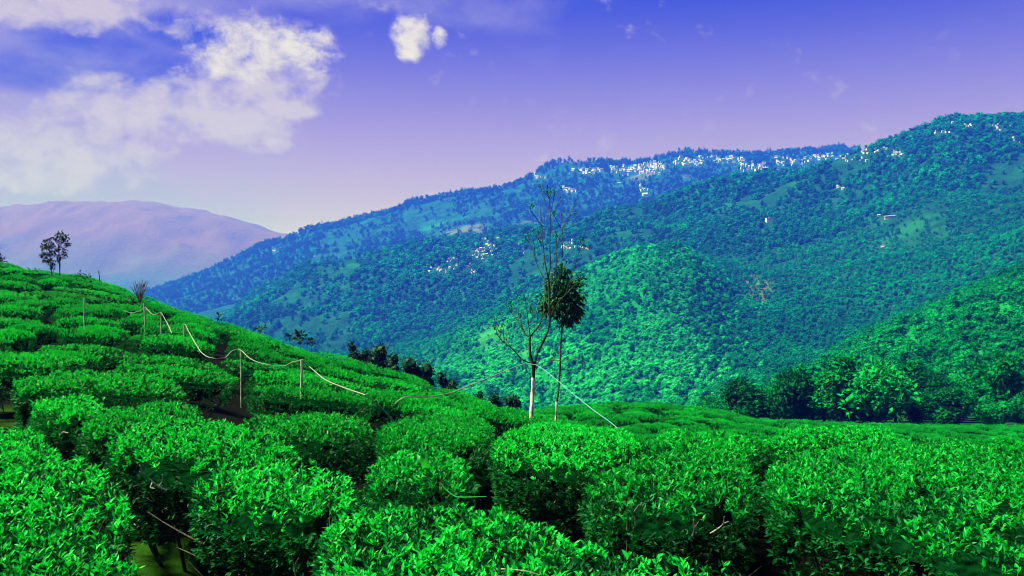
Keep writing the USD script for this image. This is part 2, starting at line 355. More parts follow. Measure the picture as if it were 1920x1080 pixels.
TEA = m_leaf('tea_leaf', [(0, (0.001, 0.055, 0.012)), (0.45, (0.002, 0.125, 0.024)), (0.8, (0.003, 0.20, 0.034)), (1, (0.006, 0.28, 0.046))], rough=0.45, spec=0.10, scale=1.3)
SHOOT = m_leaf('tea_shoot', [(0, (0.002, 0.24, 0.026)), (0.6, (0.004, 0.35, 0.032)), (1, (0.014, 0.46, 0.044))], rough=0.45, spec=0.10, trans=0.34)
INNER = m_plain('shaded_inner_leaves', (0.0006, 0.012, 0.003), 1.0, 0.5, 25.0, 0.0)  # near-black: the shade inside the bush is put into this colour
STEM = m_bark('tea_stem', (0.016, 0.012, 0.010), (0.075, 0.062, 0.050), 40.0)
FOREST = [
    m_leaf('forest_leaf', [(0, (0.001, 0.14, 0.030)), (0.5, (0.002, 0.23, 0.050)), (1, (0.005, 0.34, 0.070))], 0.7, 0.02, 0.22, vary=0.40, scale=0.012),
    m_leaf('pale_forest_leaf', [(0, (0.010, 0.28, 0.06)), (0.5, (0.075, 0.48, 0.10)), (1, (0.22, 0.62, 0.17))], 0.7, 0.02, 0.22, vary=0.40, scale=0.010),  # lighter, warmer copy of the forest leaf: sunlight on the spur painted in
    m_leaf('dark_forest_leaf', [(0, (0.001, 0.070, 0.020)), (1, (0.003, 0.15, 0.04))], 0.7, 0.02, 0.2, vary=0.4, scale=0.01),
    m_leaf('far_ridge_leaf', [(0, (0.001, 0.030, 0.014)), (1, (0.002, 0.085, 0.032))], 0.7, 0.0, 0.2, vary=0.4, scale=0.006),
]
M_EDGE = [
    m_leaf('edge_tree_leaf', [(0, (0.001, 0.13, 0.026)), (0.5, (0.002, 0.24, 0.044)), (1, (0.004, 0.36, 0.06))], 0.7, 0.03, 0.22, vary=0.4),
    m_leaf('pale_edge_tree_leaf', [(0, (0.002, 0.14, 0.026)), (0.5, (0.005, 0.24, 0.040)), (1, (0.012, 0.34, 0.055))], 0.7, 0.03, 0.22, vary=0.4),
    m_leaf('dark_edge_tree_leaf', [(0, (0.001, 0.075, 0.018)), (1, (0.003, 0.16, 0.034))], 0.7, 0.03, 0.2, vary=0.4),
]
BARK = m_bark('dark_bark', (0.012, 0.010, 0.009), (0.05, 0.04, 0.033), 9.0)

# ------------------------------------------------------------------ leaf and branch geometry
def rot_frames(d, rng, spin=None):
    """Unit side and normal vectors for the directions d."""
    a = np.where(np.abs(d[:, 2:]) < 0.9, [0, 0, 1.0], [1.0, 0, 0])
    s = np.cross(d, a); s /= np.linalg.norm(s, axis=1, keepdims=True) + 1e-9
    n = np.cross(s, d)
    t = rng.uniform(-1, 1, (len(d), 1)) * (0.9 if spin is None else spin)
    return s * np.cos(t) + n * np.sin(t), n * np.cos(t) - s * np.sin(t)
def leaves(base, d, length, width, rng, rich=True, spin=None):
    """Leaf blades from base points along d: folded along the midrib and curved (rich: 8 triangles) or a plain diamond pair (2)."""
    n_ = len(base)
    s, n = rot_frames(d, rng, spin)
    l, w = length[:, None], width[:, None]
    if rich:
        cv = rng.uniform(-0.05, 0.30, (n_, 1)) * l
        rows = []
        for t, ww, k in ((0.0, 0.0, 0), (0.34, 0.5, 1), (0.70, 0.40, 2), (1.0, 0.0, 3)):
            mid = base + d * (l * t) - n * (cv * t * t)
            if k in (0, 3):
                rows.append([mid])
            else:
                up = n * (w * 0.20)
                rows.append([mid - s * (w * ww) + up, mid, mid + s * (w * ww) + up])
        v = np.stack([rows[0][0], *rows[1], *rows[2], rows[3][0]], 1)        # 8 per leaf
        f = np.array([[0, 2, 1], [0, 3, 2], [1, 2, 5], [1, 5, 4], [2, 3, 6], [2, 6, 5], [4, 5, 7], [5, 6, 7]])
        k = 8
    else:
        mid = base + d * l * 0.45
        v = np.stack([base, mid - s * w * 0.5 + n * w * 0.12, base + d * l - n * l * 0.12, mid + s * w * 0.5 + n * w * 0.12], 1)
        f = np.array([[0, 2, 1], [0, 3, 2]])
        k = 4
    return v.reshape(-1, 3), (f[None] + (np.arange(n_) * k)[:, None, None]).reshape(-1, 3)
def unit(v):
    return v / (np.linalg.norm(v, axis=-1, keepdims=True) + 1e-9)
def join(ms):
    ms = [m_ for m_ in ms if m_ is not None and len(m_[0])]
    o = np.cumsum([0] + [len(m_[0]) for m_ in ms])
    return np.vstack([m_[0] for m_ in ms]), np.vstack([np.asarray(m_[1]) + k for m_, k in zip(ms, o)])
def tube(pts, rad, sides=6, cap=True):
    p = np.asarray(pts, float)
    r = np.broadcast_to(np.asarray(rad, float), (len(p),))
    t = unit(np.gradient(p, axis=0))
    a = np.where(np.abs(t[:, 2:]) < 0.95, [0, 0, 1.0], [1.0, 0, 0])
    u = unit(np.cross(t, a)); w = np.cross(t, u)
    an = np.arange(sides) * 2 * np.pi / sides
    v = p[:, None] + r[:, None, None] * (np.cos(an)[None, :, None] * u[:, None] + np.sin(an)[None, :, None] * w[:, None])
    i, j = np.meshgrid(np.arange(len(p) - 1), np.arange(sides), indexing='ij')
    q = np.stack([i * sides + j, i * sides + (j + 1) % sides, (i + 1) * sides + (j + 1) % sides, (i + 1) * sides + j], -1).reshape(-1, 4)
    f = np.vstack([q[:, [0, 1, 2]], q[:, [0, 2, 3]]])
    v = v.reshape(-1, 3)
    if cap:
        b = len(v)
        v = np.vstack([v, p[:1], p[-1:]])
        j = np.arange(sides)
        f = np.vstack([f, np.stack([np.full(sides, b), (j + 1) % sides, j], 1), np.stack([np.full(sides, b + 1), (len(p) - 1) * sides + j, (len(p) - 1) * sides + (j + 1) % sides], 1)])
    return v, f
def curve(pts, n=24):
    """A smooth curve through pts."""
    p = np.asarray(pts, float)
    t = np.concatenate([[0], np.cumsum(np.linalg.norm(np.diff(p, axis=0), axis=1))])
    tt = np.linspace(0, t[-1], n)
    return np.stack([PchipInterpolator(t, p[:, k])(tt) for k in range(3)], 1) if len(p) > 2 else p[0] + (p[1] - p[0]) * (tt / t[-1])[:, None]
def lump(r, rng, sub=1, rough=0.18, squash=1.0):
    m_ = trimesh.creation.icosphere(subdivisions=sub, radius=1.0)
    v = np.array(m_.vertices)
    v = v * (1 + rng.uniform(-rough, rough, (len(v), 1))) * [r, r, r * squash]
    return v, np.array(m_.faces)

# ------------------------------------------------------------------ tea bushes
def bush_mesh(poly, top, h, rng, leaf=0.062, dens=260, side=1.0, rich=True, shoots=0.35, per=5, flat=1.0):
    """Foliage, young shoots and inner mass of one clipped tea bush. poly: shapely footprint; top(x, y): height of the clipped table; h: height of the bush."""
    x0, y0, x1, y1 = poly.bounds
    k = int(dens * poly.area)
    P = []
    import shapely
    while len(P) < k:
        c = np.stack([rng.uniform(x0, x1, k * 2), rng.uniform(y0, y1, k * 2)], 1)
        P.extend(c[shapely.contains_xy(poly, c[:, 0], c[:, 1])].tolist())
    P = np.array(P[:k])
    dist = shapely.distance(poly.exterior, shapely.points(P))
    nz = meshkit.fbm(np.stack([P[:, 0] * 5.5, P[:, 1] * 5.5, P[:, 0] * 0 + 3], -1), 3, 2) - 0.5
    drop = 0.05 * np.exp(-(dist / 0.06) ** 1.3)
    tz = top(P[:, 0], P[:, 1]) + nz * 0.16 * flat - drop
    cen = np.array(poly.centroid.coords[0])
    out = unit(np.c_[P - cen, np.zeros(len(P))])
    tilt = np.exp(-dist / 0.12)[:, None]
    base = np.c_[P, tz - rng.uniform(0.0, 0.07, len(P))]
    axis = unit(np.array([0, 0, 1.0]) + out * tilt * 0.5 + rng.normal(0, 0.30 * flat, (len(P), 3)))
    # the sides, from the table's rim down
    ring = poly.exterior
    n_side = int(dens * side * ring.length * h * 0.80)
    t = rng.uniform(0, ring.length, n_side)
    rp = np.array([ring.interpolate(a).coords[0] for a in t]).reshape(-1, 2)
    r2 = np.array([ring.interpolate(min(a + 0.02, ring.length)).coords[0] for a in t]).reshape(-1, 2)
    tan = unit(r2 - rp); nrm = np.c_[tan[:, 1], -tan[:, 0]]
    sgn = np.sign(np.sum(nrm * (rp - cen), 1))[:, None]; nrm = nrm * np.where(sgn == 0, 1, sgn)
    lump_ = meshkit.fbm(np.c_[rp * 3.0, np.zeros(len(rp))], 2, 7)
    low = h * (0.16 + 0.56 * lump_)                                   # how far down the leaves reach here
    zz = rng.beta(1.0, 1.45, n_side)
    inset = 0.03 + 0.07 * zz + rng.uniform(-0.05, 0.07, n_side)
    sb = np.c_[rp - nrm * inset[:, None], top(rp[:, 0], rp[:, 1]) - 0.13 - zz * low]
    sax = unit(np.c_[nrm, np.full(n_side, 0.60)] + rng.normal(0, 0.40, (n_side, 3)))
    def spray(b, ax, ll, num):
        n_ = len(b)
        bb = np.repeat(b, num, 0); aa = np.repeat(ax, num, 0)
        rad = unit(rng.normal(0, 1, (n_ * num, 3)))
        rad = unit(rad - aa * np.sum(rad * aa, 1, keepdims=True))
        open_ = rng.uniform(0.25, 1.5, (n_ * num, 1))
        d = unit(aa + rad * open_)
        L_ = ll * rng.uniform(0.55, 1.25, n_ * num)
        bb = bb + aa * rng.uniform(-0.03, 0.03, (n_ * num, 1)) * (ll / 0.06)
        return leaves(bb, d, L_, L_ * rng.uniform(0.34, 0.46, n_ * num), rng, rich)
    is_shoot = rng.uniform(0, 1, len(P)) < shoots * (0.5 + 1.0 * (nz > -0.05))
    old = join([spray(base[~is_shoot], axis[~is_shoot], leaf, per), spray(sb, sax, leaf * 1.05, per)])
    shoot = spray(base[is_shoot] + [0, 0, leaf * 0.35], unit(axis[is_shoot] * 0.7 + [0, 0, 0.6]), leaf * 0.92, per)
    # near-black core under the table: stops light, its colour stands for inner shade
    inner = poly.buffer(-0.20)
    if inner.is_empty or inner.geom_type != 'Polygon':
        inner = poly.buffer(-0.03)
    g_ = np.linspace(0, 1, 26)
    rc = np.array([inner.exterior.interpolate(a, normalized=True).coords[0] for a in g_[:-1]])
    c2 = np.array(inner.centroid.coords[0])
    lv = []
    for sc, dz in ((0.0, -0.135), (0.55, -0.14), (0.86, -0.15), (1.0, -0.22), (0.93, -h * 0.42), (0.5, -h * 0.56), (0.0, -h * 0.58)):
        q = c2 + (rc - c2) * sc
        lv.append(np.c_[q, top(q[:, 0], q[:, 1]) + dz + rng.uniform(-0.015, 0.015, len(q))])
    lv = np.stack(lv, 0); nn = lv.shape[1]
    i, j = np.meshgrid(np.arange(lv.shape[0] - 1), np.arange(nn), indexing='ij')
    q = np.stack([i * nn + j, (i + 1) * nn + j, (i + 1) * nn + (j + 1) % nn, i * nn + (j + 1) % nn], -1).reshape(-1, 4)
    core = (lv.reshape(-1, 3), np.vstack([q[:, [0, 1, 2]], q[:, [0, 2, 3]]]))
    return old, shoot, core
def bush_stems(poly, top, h, rng, n=9, r=0.013):
    """Crooked stems from the ground up into the bush."""
    c = np.array(poly.centroid.coords[0]); ms = []
    ring = np.array([poly.exterior.interpolate(a, normalized=True).coords[0] for a in np.linspace(0, 1, n, endpoint=False) + rng.uniform(0, 0.1)])
    for e in ring:
        b = c + (e - c) * rng.uniform(0.25, 0.62)
        e2 = c + (e - c) * rng.uniform(0.74, 0.93)
        zt = top(e2[:1], e2[1:2])[0]
        p0 = np.r_[b, top(b[:1], b[1:2])[0] - h - 0.06]; p1 = np.r_[e2, zt - rng.uniform(0.14, 0.24)]
        mids = [p0 + (p1 - p0) * t + rng.normal(0, 0.035, 3) for t in (0.3, 0.6)]
        ms.append(tube(curve([p0, *mids, p1], 7), np.linspace(r, r * 0.45, 7) * rng.uniform(0.7, 1.3), 5))
        for _ in range(2):
            s = mids[rng.integers(0, 2)]
            e3 = s + np.r_[(e - c) * rng.uniform(0.15, 0.5), rng.uniform(0.12, 0.34)] + rng.normal(0, 0.06, 3)
            ms.append(tube(curve([s, (s + e3) / 2 + rng.normal(0, 0.02, 3), e3], 5), np.linspace(r * 0.6, r * 0.25, 5), 4))
    return join(ms)

# the nearest bushes, each with the outline its clipped top has in the photograph
NEAR = [
 ([(-140, 842), (0, 800), (60, 795), (108, 832), (118, 866), (60, 878), (-140, 890)], 'small pale tea bush at the left picture edge, behind the larger left bushes', 0.058, 320),
 ([(-200, 905), (0, 868), (60, 873), (150, 862), (192, 872), (236, 905), (250, 948), (228, 980), (120, 985), (-200, 1010)], 'broad left tea bush whose right flank borders the grassy gap', 0.060, 330),
 ([(-300, 1025), (0, 985), (110, 985), (200, 990), (232, 1015), (268, 1060), (300, 1110), (330, 1210), (-300, 1260)], 'closest tea bush in the lower left corner, left of the mossy path', 0.064, 330),
 ([(200, 822), (250, 800), (330, 790), (420, 790), (520, 812), (562, 845), (545, 872), (420, 874), (330, 868), (255, 860), (205, 845)], 'long rounded tea bush with a black hollow under its left half', 0.058, 330),
 ([(360, 890), (420, 880), (520, 872), (600, 874), (660, 890), (686, 920), (655, 955), (560, 972), (430, 952), (364, 922)], 'squarish tea bush right of the mossy path, above the broad pale leaf', 0.062, 340),
 ([(600, 985), (640, 957), (720, 946), (850, 945), (960, 950), (1040, 985), (1150, 1020), (1300, 1055), (1420, 1085), (1440, 1250), (560, 1250), (588, 1050)], 'wide tea bush along the bottom centre of the view, nearest of all', 0.064, 330),
 ([(685, 875), (720, 850), (800, 843), (862, 848), (888, 878), (862, 905), (760, 910), (700, 900)], 'little shaggy tea bush in the middle, in front of a dark gap', 0.062, 300),
 ([(918, 830), (960, 805), (1040, 797), (1130, 800), (1190, 815), (1206, 838), (1130, 862), (1085, 876), (1000, 880), (930, 860)], 'rounded tea bush in front of the two thin trunks, black beneath', 0.058, 330),
 ([(1090, 905), (1130, 882), (1210, 852), (1300, 838), (1400, 850), (1425, 900), (1400, 945), (1250, 965), (1120, 950)], 'dense tea bush right of centre with twigs showing on its dark front', 0.060, 330),
 ([(1435, 868), (1560, 838), (1700, 830), (1850, 850), (2020, 880), (2100, 1000), (1960, 1085), (1700, 1000), (1550, 962), (1440, 932)], 'very large bright tea bush filling the right foreground', 0.062, 330),
 ([(58, 755), (100, 742), (170, 742), (200, 755), (190, 775), (120, 783), (64, 774)], 'small flat tea bush left, standing clear over a dark slot', 0.060, 300),
 ([(150, 788), (200, 765), (300, 750), (372, 760), (385, 778), (320, 790), (225, 812), (165, 810)], 'mid green tea bush behind the long rounded one, at left', 0.060, 300),
 ([(25, 712), (100, 700), (250, 698), (335, 716), (350, 735), (250, 732), (100, 728), (32, 732)], 'long flat hedge of tea with a dark front, left middle distance', 0.066, 260),
 ([(450, 785), (520, 776), (640, 778), (692, 790), (700, 806), (610, 820), (520, 812)], 'flat tea bush in the centre left, behind the long rounded one', 0.060, 300),
 ([(700, 800), (780, 780), (900, 784), (928, 800), (905, 832), (820, 842), (720, 832)], 'broad tea bush in the middle with an upright dark crack to its right', 0.060, 300),
 ([(1212, 832), (1300, 815), (1400, 818), (1448, 832), (1402, 845), (1300, 833)], 'narrow strip of tea behind the dense bush right of centre', 0.060, 300),
 ([(1442, 824), (1500, 806), (1600, 805), (1680, 815), (1692, 824), (1560, 830), (1462, 842)], 'low raised tea bush at right against the lower tea terrace', 0.060, 300),
 ([(1712, 822), (1800, 828), (1930, 842), (2050, 862), (1960, 868), (1850, 842), (1720, 826)], 'tea bush strip at the right picture edge, behind the very large one', 0.060, 280),
]
rng = np.random.default_rng(41)
taken = []
NEAR_TRIS = 0
for k_, (pix, label, leaf_, dens_) in enumerate(NEAR):
    pts = np.array([pick(a, b)[:2] for a, b in pix])
    pl = Polygon(pts).buffer(0)
    if pl.geom_type != 'Polygon':
        pl = max(pl.geoms, key=lambda q: q.area)
    pl = pl.buffer(-0.05).buffer(0.10).buffer(-0.06)
    if pl.geom_type != 'Polygon':
        pl = max(pl.geoms, key=lambda q: q.area)
    taken.append(pl.buffer(0.05))
    c = np.array(pl.centroid.coords[0]); gz = float(canopy(c[:1], c[1:2])[0]) - HB
    local = Polygon(np.array(pl.exterior.coords) - c)
    top = lambda x, y, c=c, gz=gz: canopy(x + c[0], y + c[1]) - gz + 0.0
    near_ = c[1] < 7.0
    old, shoot, core = bush_mesh(local, top, HB, rng, leaf_ * 0.66, dens_ * 2.2 * (0.92 if near_ else 1.0), 1.0, True, 0.50, flat=0.7)
    t = thing('tea_bush', (c[0], c[1], gz), label, 'tea bush', 'tea bushes near the camera')
    part('foliage', old, TEA, t, kind='stuff'); part('young_shoots', shoot, SHOOT, t, kind='stuff')
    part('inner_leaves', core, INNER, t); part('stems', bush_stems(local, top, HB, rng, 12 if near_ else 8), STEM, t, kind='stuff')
    NEAR_TRIS += len(old[1]) + len(shoot[1])

# models of the bushes farther off
UsdGeom.Scope.Define(stage, '/World/Models')
def model(name):
    p = stage.CreateClassPrim(numbered(name, '/World/Models'))
    p.SetTypeName('Xform')
    return p
def blob_poly(rx, ry, rng, n=22):
    a = np.linspace(0, 2 * np.pi, n, endpoint=False)
    ph = rng.uniform(0, 6.28, 3)
    r = 1 + 0.09 * np.sin(2 * a + ph[0]) + 0.08 * np.sin(3 * a + ph[1]) + 0.05 * np.sin(5 * a + ph[2])
    q = 3.0                                                        # between an ellipse and a rounded box
    c, s = np.cos(a), np.sin(a)
    k = (np.abs(c) ** q + np.abs(s) ** q) ** (-1 / q)
    return Polygon(np.stack([rx * r * k * c, ry * r * k * s], 1))
rng = np.random.default_rng(7)
BUSH_MODELS = {}
for kind_, leaf_, dens_, rich_, nm in (('fine', 0.050, 400, False, 5), ('mid', 0.058, 270, False, 6), ('far', 0.095, 100, False, 5)):
    BUSH_MODELS[kind_] = []
    for q_ in range(nm):
        rx, ry = rng.uniform(0.80, 1.10), rng.uniform(0.52, 0.64)
        pl = blob_poly(rx, ry, rng)
        f1, f2 = rng.uniform(-0.05, 0.05, 2)
        top = lambda x, y, f1=f1, f2=f2: HB + f1 * x + f2 * y - (0.05 if kind_ == 'fine' else 0.13) * ((x / 1.0) ** 2 + (y / 0.6) ** 2)
        old, shoot, core = bush_mesh(pl, top, HB, rng, leaf_, dens_, 0.55, rich_, 0.62, flat=0.55)
        p = model('tea_bush_model')
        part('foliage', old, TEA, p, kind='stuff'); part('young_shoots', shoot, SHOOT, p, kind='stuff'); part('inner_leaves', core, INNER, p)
        if kind_ == 'fine':
            part('stems', bush_stems(pl, top, HB, rng, 6), STEM, p, kind='stuff')
        BUSH_MODELS[kind_].append((p, rx, ry))

# rows of bushes along the contour over the rest of the garden
def rows_of_bushes(rng):
    out = []
    y = 7.4
    while y < 101:
        step = (1.45 if y < 11 else 2.08) * (1 + 0.10 * rng.uniform(-1, 1))
        half = min(0.66 * y + 6, 62)
        x = -half + rng.uniform(0, 1)
        while x < half:
            sx = rng.uniform(0.75, 1.45)
            if rng.uniform() < 0.12:
                sx *= 1.5
            if y > 11:
                sx *= 0.78
            w = 0.95 * sx
            x += w + rng.uniform(0.08, 0.34 if y < 11 else 0.52)
            yy = y + 0.9 * (meshkit.noise(np.array([x * 0.16, y * 0.12, 0.0]), 4) - 0.5) + (0.35 if y < 11 else 0.9) * (meshkit.noise(np.array([x * 0.7, y * 0.9, 3.0]), 9) - 0.5)
            out.append((x, yy, sx, 0.80 * step / 1.34 * (0.80 if y > 11 else 1.0) * rng.uniform(0.80, 1.10)))
            x += w
        y += step
    return np.array(out)
rng = np.random.default_rng(19)
R = rows_of_bushes(rng)
X_, Y_ = R[:, 0], R[:, 1]
px_ = CX + X_ / Y_ * FP
zt = canopy(X_, Y_)
py_ = CY - zt / Y_ * FP
# seen from the camera? the highest canopy in front decides
fr = np.linspace(0.03, 0.97, 70)
block = np.max(np.stack([canopy(X_ * f, np.maximum(Y_ * f, 3.0)) / np.maximum(Y_ * f, 3.0) for f in fr]), 0)
hidden = (block - zt / Y_) * FP
keep = (px_ > -260) & (px_ < 2200) & (hidden < 42) & (np.hypot(X_ + 0.0, Y_) > 3)
# not where a tree, a hand-shaped bush or the end of the garden is
far_edge = 101 - 4 * meshkit.noise(np.stack([X_ * 0.1, Y_ * 0, X_ * 0], -1), 2)
keep &= Y_ < far_edge
for pl in taken:
    bx = np.array([pl.buffer(0.42).contains(Point(a, b)) or pl.buffer(0.1).intersects(Point(a, b).buffer(0.3).union(Point(a - 0.7, b).buffer(0.25)).union(Point(a + 0.7, b).buffer(0.25))) if k and b < 16 else False for a, b, k in zip(X_, Y_, keep)])
    keep &= ~bx
keep &= rng.uniform(0, 1, len(X_)) > 0.012
R, X_, Y_, px_, zt, hidden = R[keep], X_[keep], Y_[keep], px_[keep], zt[keep], hidden[keep]
vis = (hidden < 8) & (px_ > -20) & (px_ < 1940)
order = np.argsort(np.where(vis, Y_, 1000 + Y_))
N_SINGLE = 280
e = 0.35
gx = (canopy(X_ + e, Y_) - canopy(X_ - e, Y_)) / (2 * e)
gy = (canopy(X_, Y_ + e) - canopy(X_, Y_ - e)) / (2 * e)
SPOTS = ((60, 'at the left picture edge'), (150, 'below the pair of ridge trees'), (215, 'below the lone ridge stick'), (285, 'below the bare ridge shrub'), (345, 'left of the coiled pipe end'),
         (430, 'under the first long pipe sag'), (510, 'around the low pipe post'), (565, 'left of the tall pipe post'), (640, 'right of the tall pipe post'), (720, 'where the pipe dips into the tea'),
         (800, 'below the dark hill trees'), (880, 'under the rising pipe'), (960, 'left of the white trunk'), (1050, 'between the two thin trunks'), (1120, 'right of the dark trunk'),
         (1200, 'where the blue pipe ends'), (1300, 'left of the tall weeds'), (1400, 'right of the tall weeds'), (1520, 'below the forest edge'), (1660, 'below the big forest trees'), (1800, 'right of the big forest trees'), (1e9, 'at the right picture edge'))
DEPTHS = ((9.5, 'in the nearest row'), (11.5, 'in the second row'), (14, 'in the third row'), (18, 'a few rows back'), (23, 'midway up the rows'), (29, 'in the upper rows'), (36, 'near the skyline rows'), (1e9, 'in the farthest rows'))
stuff = {'mid': [], 'far': []}
for n_, k in enumerate(order):
    kind_ = 'fine' if Y_[k] < 15 else 'mid' if Y_[k] < 52 else 'far'
    mods = BUSH_MODELS[kind_]
    mi = int(rng.integers(0, len(mods)))
    flip = 0 if rng.uniform() < 0.5 else math.pi
    q = Gf.Rotation(Gf.Vec3d(0, 0, 1), Gf.Vec3d(float(-gx[k] * 0.9), float(-gy[k] * 0.9), 1).GetNormalized())
    rot = Gf.Rotation(Gf.Vec3d(0, 0, 1), math.degrees(flip + rng.normal(0, 0.08))) * q
    hgt = rng.uniform(0.90, 1.10)
    pos = (float(X_[k]), float(Y_[k]), float(zt[k] - HB + rng.uniform(-0.04, 0.04)))
    scl = (float(R[k, 2]), float(R[k, 3]), float(hgt))
    if n_ < N_SINGLE and vis[k]:
        x = UsdGeom.Xform.Define(stage, numbered('tea_bush'))
        mt = Gf.Matrix4d().SetScale(Gf.Vec3d(*scl)) * Gf.Matrix4d().SetRotate(rot)
        mt.SetTranslateOnly(Gf.Vec3d(*pos))
        x.AddTransformOp().Set(mt)
        x.GetPrim().GetReferences().AddInternalReference(mods[mi][0].GetPath())
        x.GetPrim().SetInstanceable(True)
        spot = next(nm for lim, nm in SPOTS if px_[k] < lim)
        depth = next(nm for lim, nm in DEPTHS if Y_[k] < lim)
        size_ = 'long' if R[k, 2] > 1.25 else 'wide' if R[k, 2] > 1.02 else 'short'
        tag(x, f'{size_} clipped tea bush {spot}, {depth}', 'tea bush', f'tea bushes in the rows {spot}, {depth}, {size_}')
    else:
        stuff['mid' if kind_ != 'far' else 'far'].append((mods[mi][0].GetPath() if kind_ != 'fine' else BUSH_MODELS['mid'][mi][0].GetPath(), pos, rot.GetQuat(), scl))
for key, name_, lab in (('mid', 'distant_tea_rows', 'rows of clipped tea bushes higher on the left slope'), ('far', 'lower_tea_terrace', 'small tea rows on the lower terrace before the forest')):
    lst = stuff[key]
    ps = sorted({str(a[0]) for a in lst})
    pr = [Sdf.Path(a) for a in ps]
    qs = [(a[2].GetReal(), *a[2].GetImaginary()) for a in lst]
    instancer(name_, pr, [a[1] for a in lst], [ps.index(str(a[0])) for a in lst], qs, [a[3] for a in lst], label=lab, cat='tea bushes', kind='stuff')
print('near tris', NEAR_TRIS, 'rows', len(R), {k: len(v) for k, v in stuff.items()})

# ------------------------------------------------------------------ forest trees
def crown_mesh(rng, rx, rz, zc, lobes, leaf, per_lobe, droop=0.0, core=0.74):
    """A crown of uneven leafy lobes round an axis: (lobes' inner masses, loose leaf clumps), joined."""
    ms = []
    for k in range(lobes):
        a = rng.uniform(0, 6.283); u = rng.uniform(-1, 1)
        rr = rx * math.sqrt(max(0.0, 1 - u * u * 0.8)) * rng.uniform(0.25, 0.80)
        c = np.array([rr * math.cos(a), rr * math.sin(a), zc + u * rz * 0.72])
        r = rx * rng.uniform(0.30, 0.50)
        v, f = lump(r * core, rng, 1, 0.20, rng.uniform(0.75, 1.0))
        ms.append((v + c, f))
        d = unit(rng.normal(0, 1, (per_lobe, 3)))
        b = c + d * r * rng.uniform(0.72, 1.08, (per_lobe, 1))
        dd = unit(d + rng.normal(0, 0.7, (per_lobe, 3)) + [0, 0, 0.15 - droop])
        l = leaf * rng.uniform(0.6, 1.4, per_lobe)
        ms.append(leaves(b, dd, l, l * 0.62, rng, False))
    return join(ms)
rng = np.random.default_rng(77)
TREES = {'round': [], 'pale': [], 'dark': [], 'tall': [], 'coarse': [], 'cone': [], 'farridge': []}
for kind_, nm, mat_, lob, per in (('round', 5, 0, 9, 30), ('pale', 4, 1, 9, 30), ('dark', 3, 2, 8, 28), ('tall', 3, 0, 9, 26), ('coarse', 4, 0, 6, 12), ('farridge', 3, 3, 6, 12), ('cone', 2, 2, 0, 0)):
    for _ in range(nm):
        p = model('forest_tree_model')
        if kind_ == 'cone':
            ms = []
            for k in range(7):
                z = 2.0 + k * 1.5; r = 2.1 * (1 - k / 7.6)
                b = rng.normal(0, 0.5, (26, 3)) * [r, r, 0.5] + [0, 0, z]
                d = unit(np.c_[b[:, :2], np.full(26, -0.25)] + rng.normal(0, 0.3, (26, 3)))
                ms.append(leaves(b, d, np.full(26, 1.5 * (1.1 - k / 9)), np.full(26, 0.8), rng, False))
            part('crown', join(ms), FOREST[2], p, kind='stuff')
        else:
            rx, rz, zc = (3.6, 3.2, 4.6) if kind_ != 'tall' else (2.7, 4.4, 6.6)
            part('crown', crown_mesh(rng, rx, rz, zc, lob, 0.85 if kind_ not in ('coarse', 'farridge') else 1.5, per), FOREST[mat_], p, kind='stuff')
        if kind_ in ('tall', 'cone'):
            part('trunk', tube([[0, 0, -1.0], [0.1, 0, 4.0], [0.0, 0.1, 9.0]], [0.28, 0.22, 0.08], 5), BARK, p)
        TREES[kind_].append(p.GetPath())

def field(px, Y):
    """Open tea and grass on the hillside, where trees stand thin: 0 to 1."""
    n = meshkit.fbm(np.stack([px / 90.0, np.log(Y) * 9.0, px * 0], -1), 3, 21)
    return np.clip((n - 0.55) / 0.10, 0, 1) * np.clip((Y - 900) / 400, 0, 1)
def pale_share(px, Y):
    """Share of trees coloured as sunlit: the painted patch of light on the middle spur."""
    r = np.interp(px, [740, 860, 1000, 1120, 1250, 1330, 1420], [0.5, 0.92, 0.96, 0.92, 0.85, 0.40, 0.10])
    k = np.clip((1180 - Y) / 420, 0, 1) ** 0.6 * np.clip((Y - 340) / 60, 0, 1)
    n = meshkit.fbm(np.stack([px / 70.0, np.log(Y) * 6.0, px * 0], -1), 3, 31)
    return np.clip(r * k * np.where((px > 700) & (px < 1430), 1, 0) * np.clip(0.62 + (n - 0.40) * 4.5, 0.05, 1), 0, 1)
def scatter(n, y0, y1, spacing_fn, rng, pxr=(-60, 1990), margin=14):
    """Random places on the visible land between two distances, about evenly per unit of ground."""
    ly = rng.uniform(math.log(y0), math.log(y1), n); px = rng.uniform(*pxr, n)
    Y = np.exp(ly); X = (px - CX) / FP * Y
    # candidates are even in (column, log distance): their ground density is 1/Y^2; thin to the wanted one
    area = (pxr[1] - pxr[0]) / FP * math.log(y1 / y0) / n * Y * Y           # ground per candidate
    keep = rng.uniform(0, 1, n) < area / spacing_fn(Y) ** 2
    px, Y, X = px[keep], Y[keep], X[keep]
    Z = ground(X, Y)
    row = CY - Z / Y * FP
    h = hid_of(np.stack([px, np.log(Y * 0.985)], -1))
    ok = row - 9.0 / Y * FP < h + margin
    garden = np.array([(pick(a, b) if False else None) for a, b in ()])
    return px[ok], X[ok], Y[ok], Z[ok]

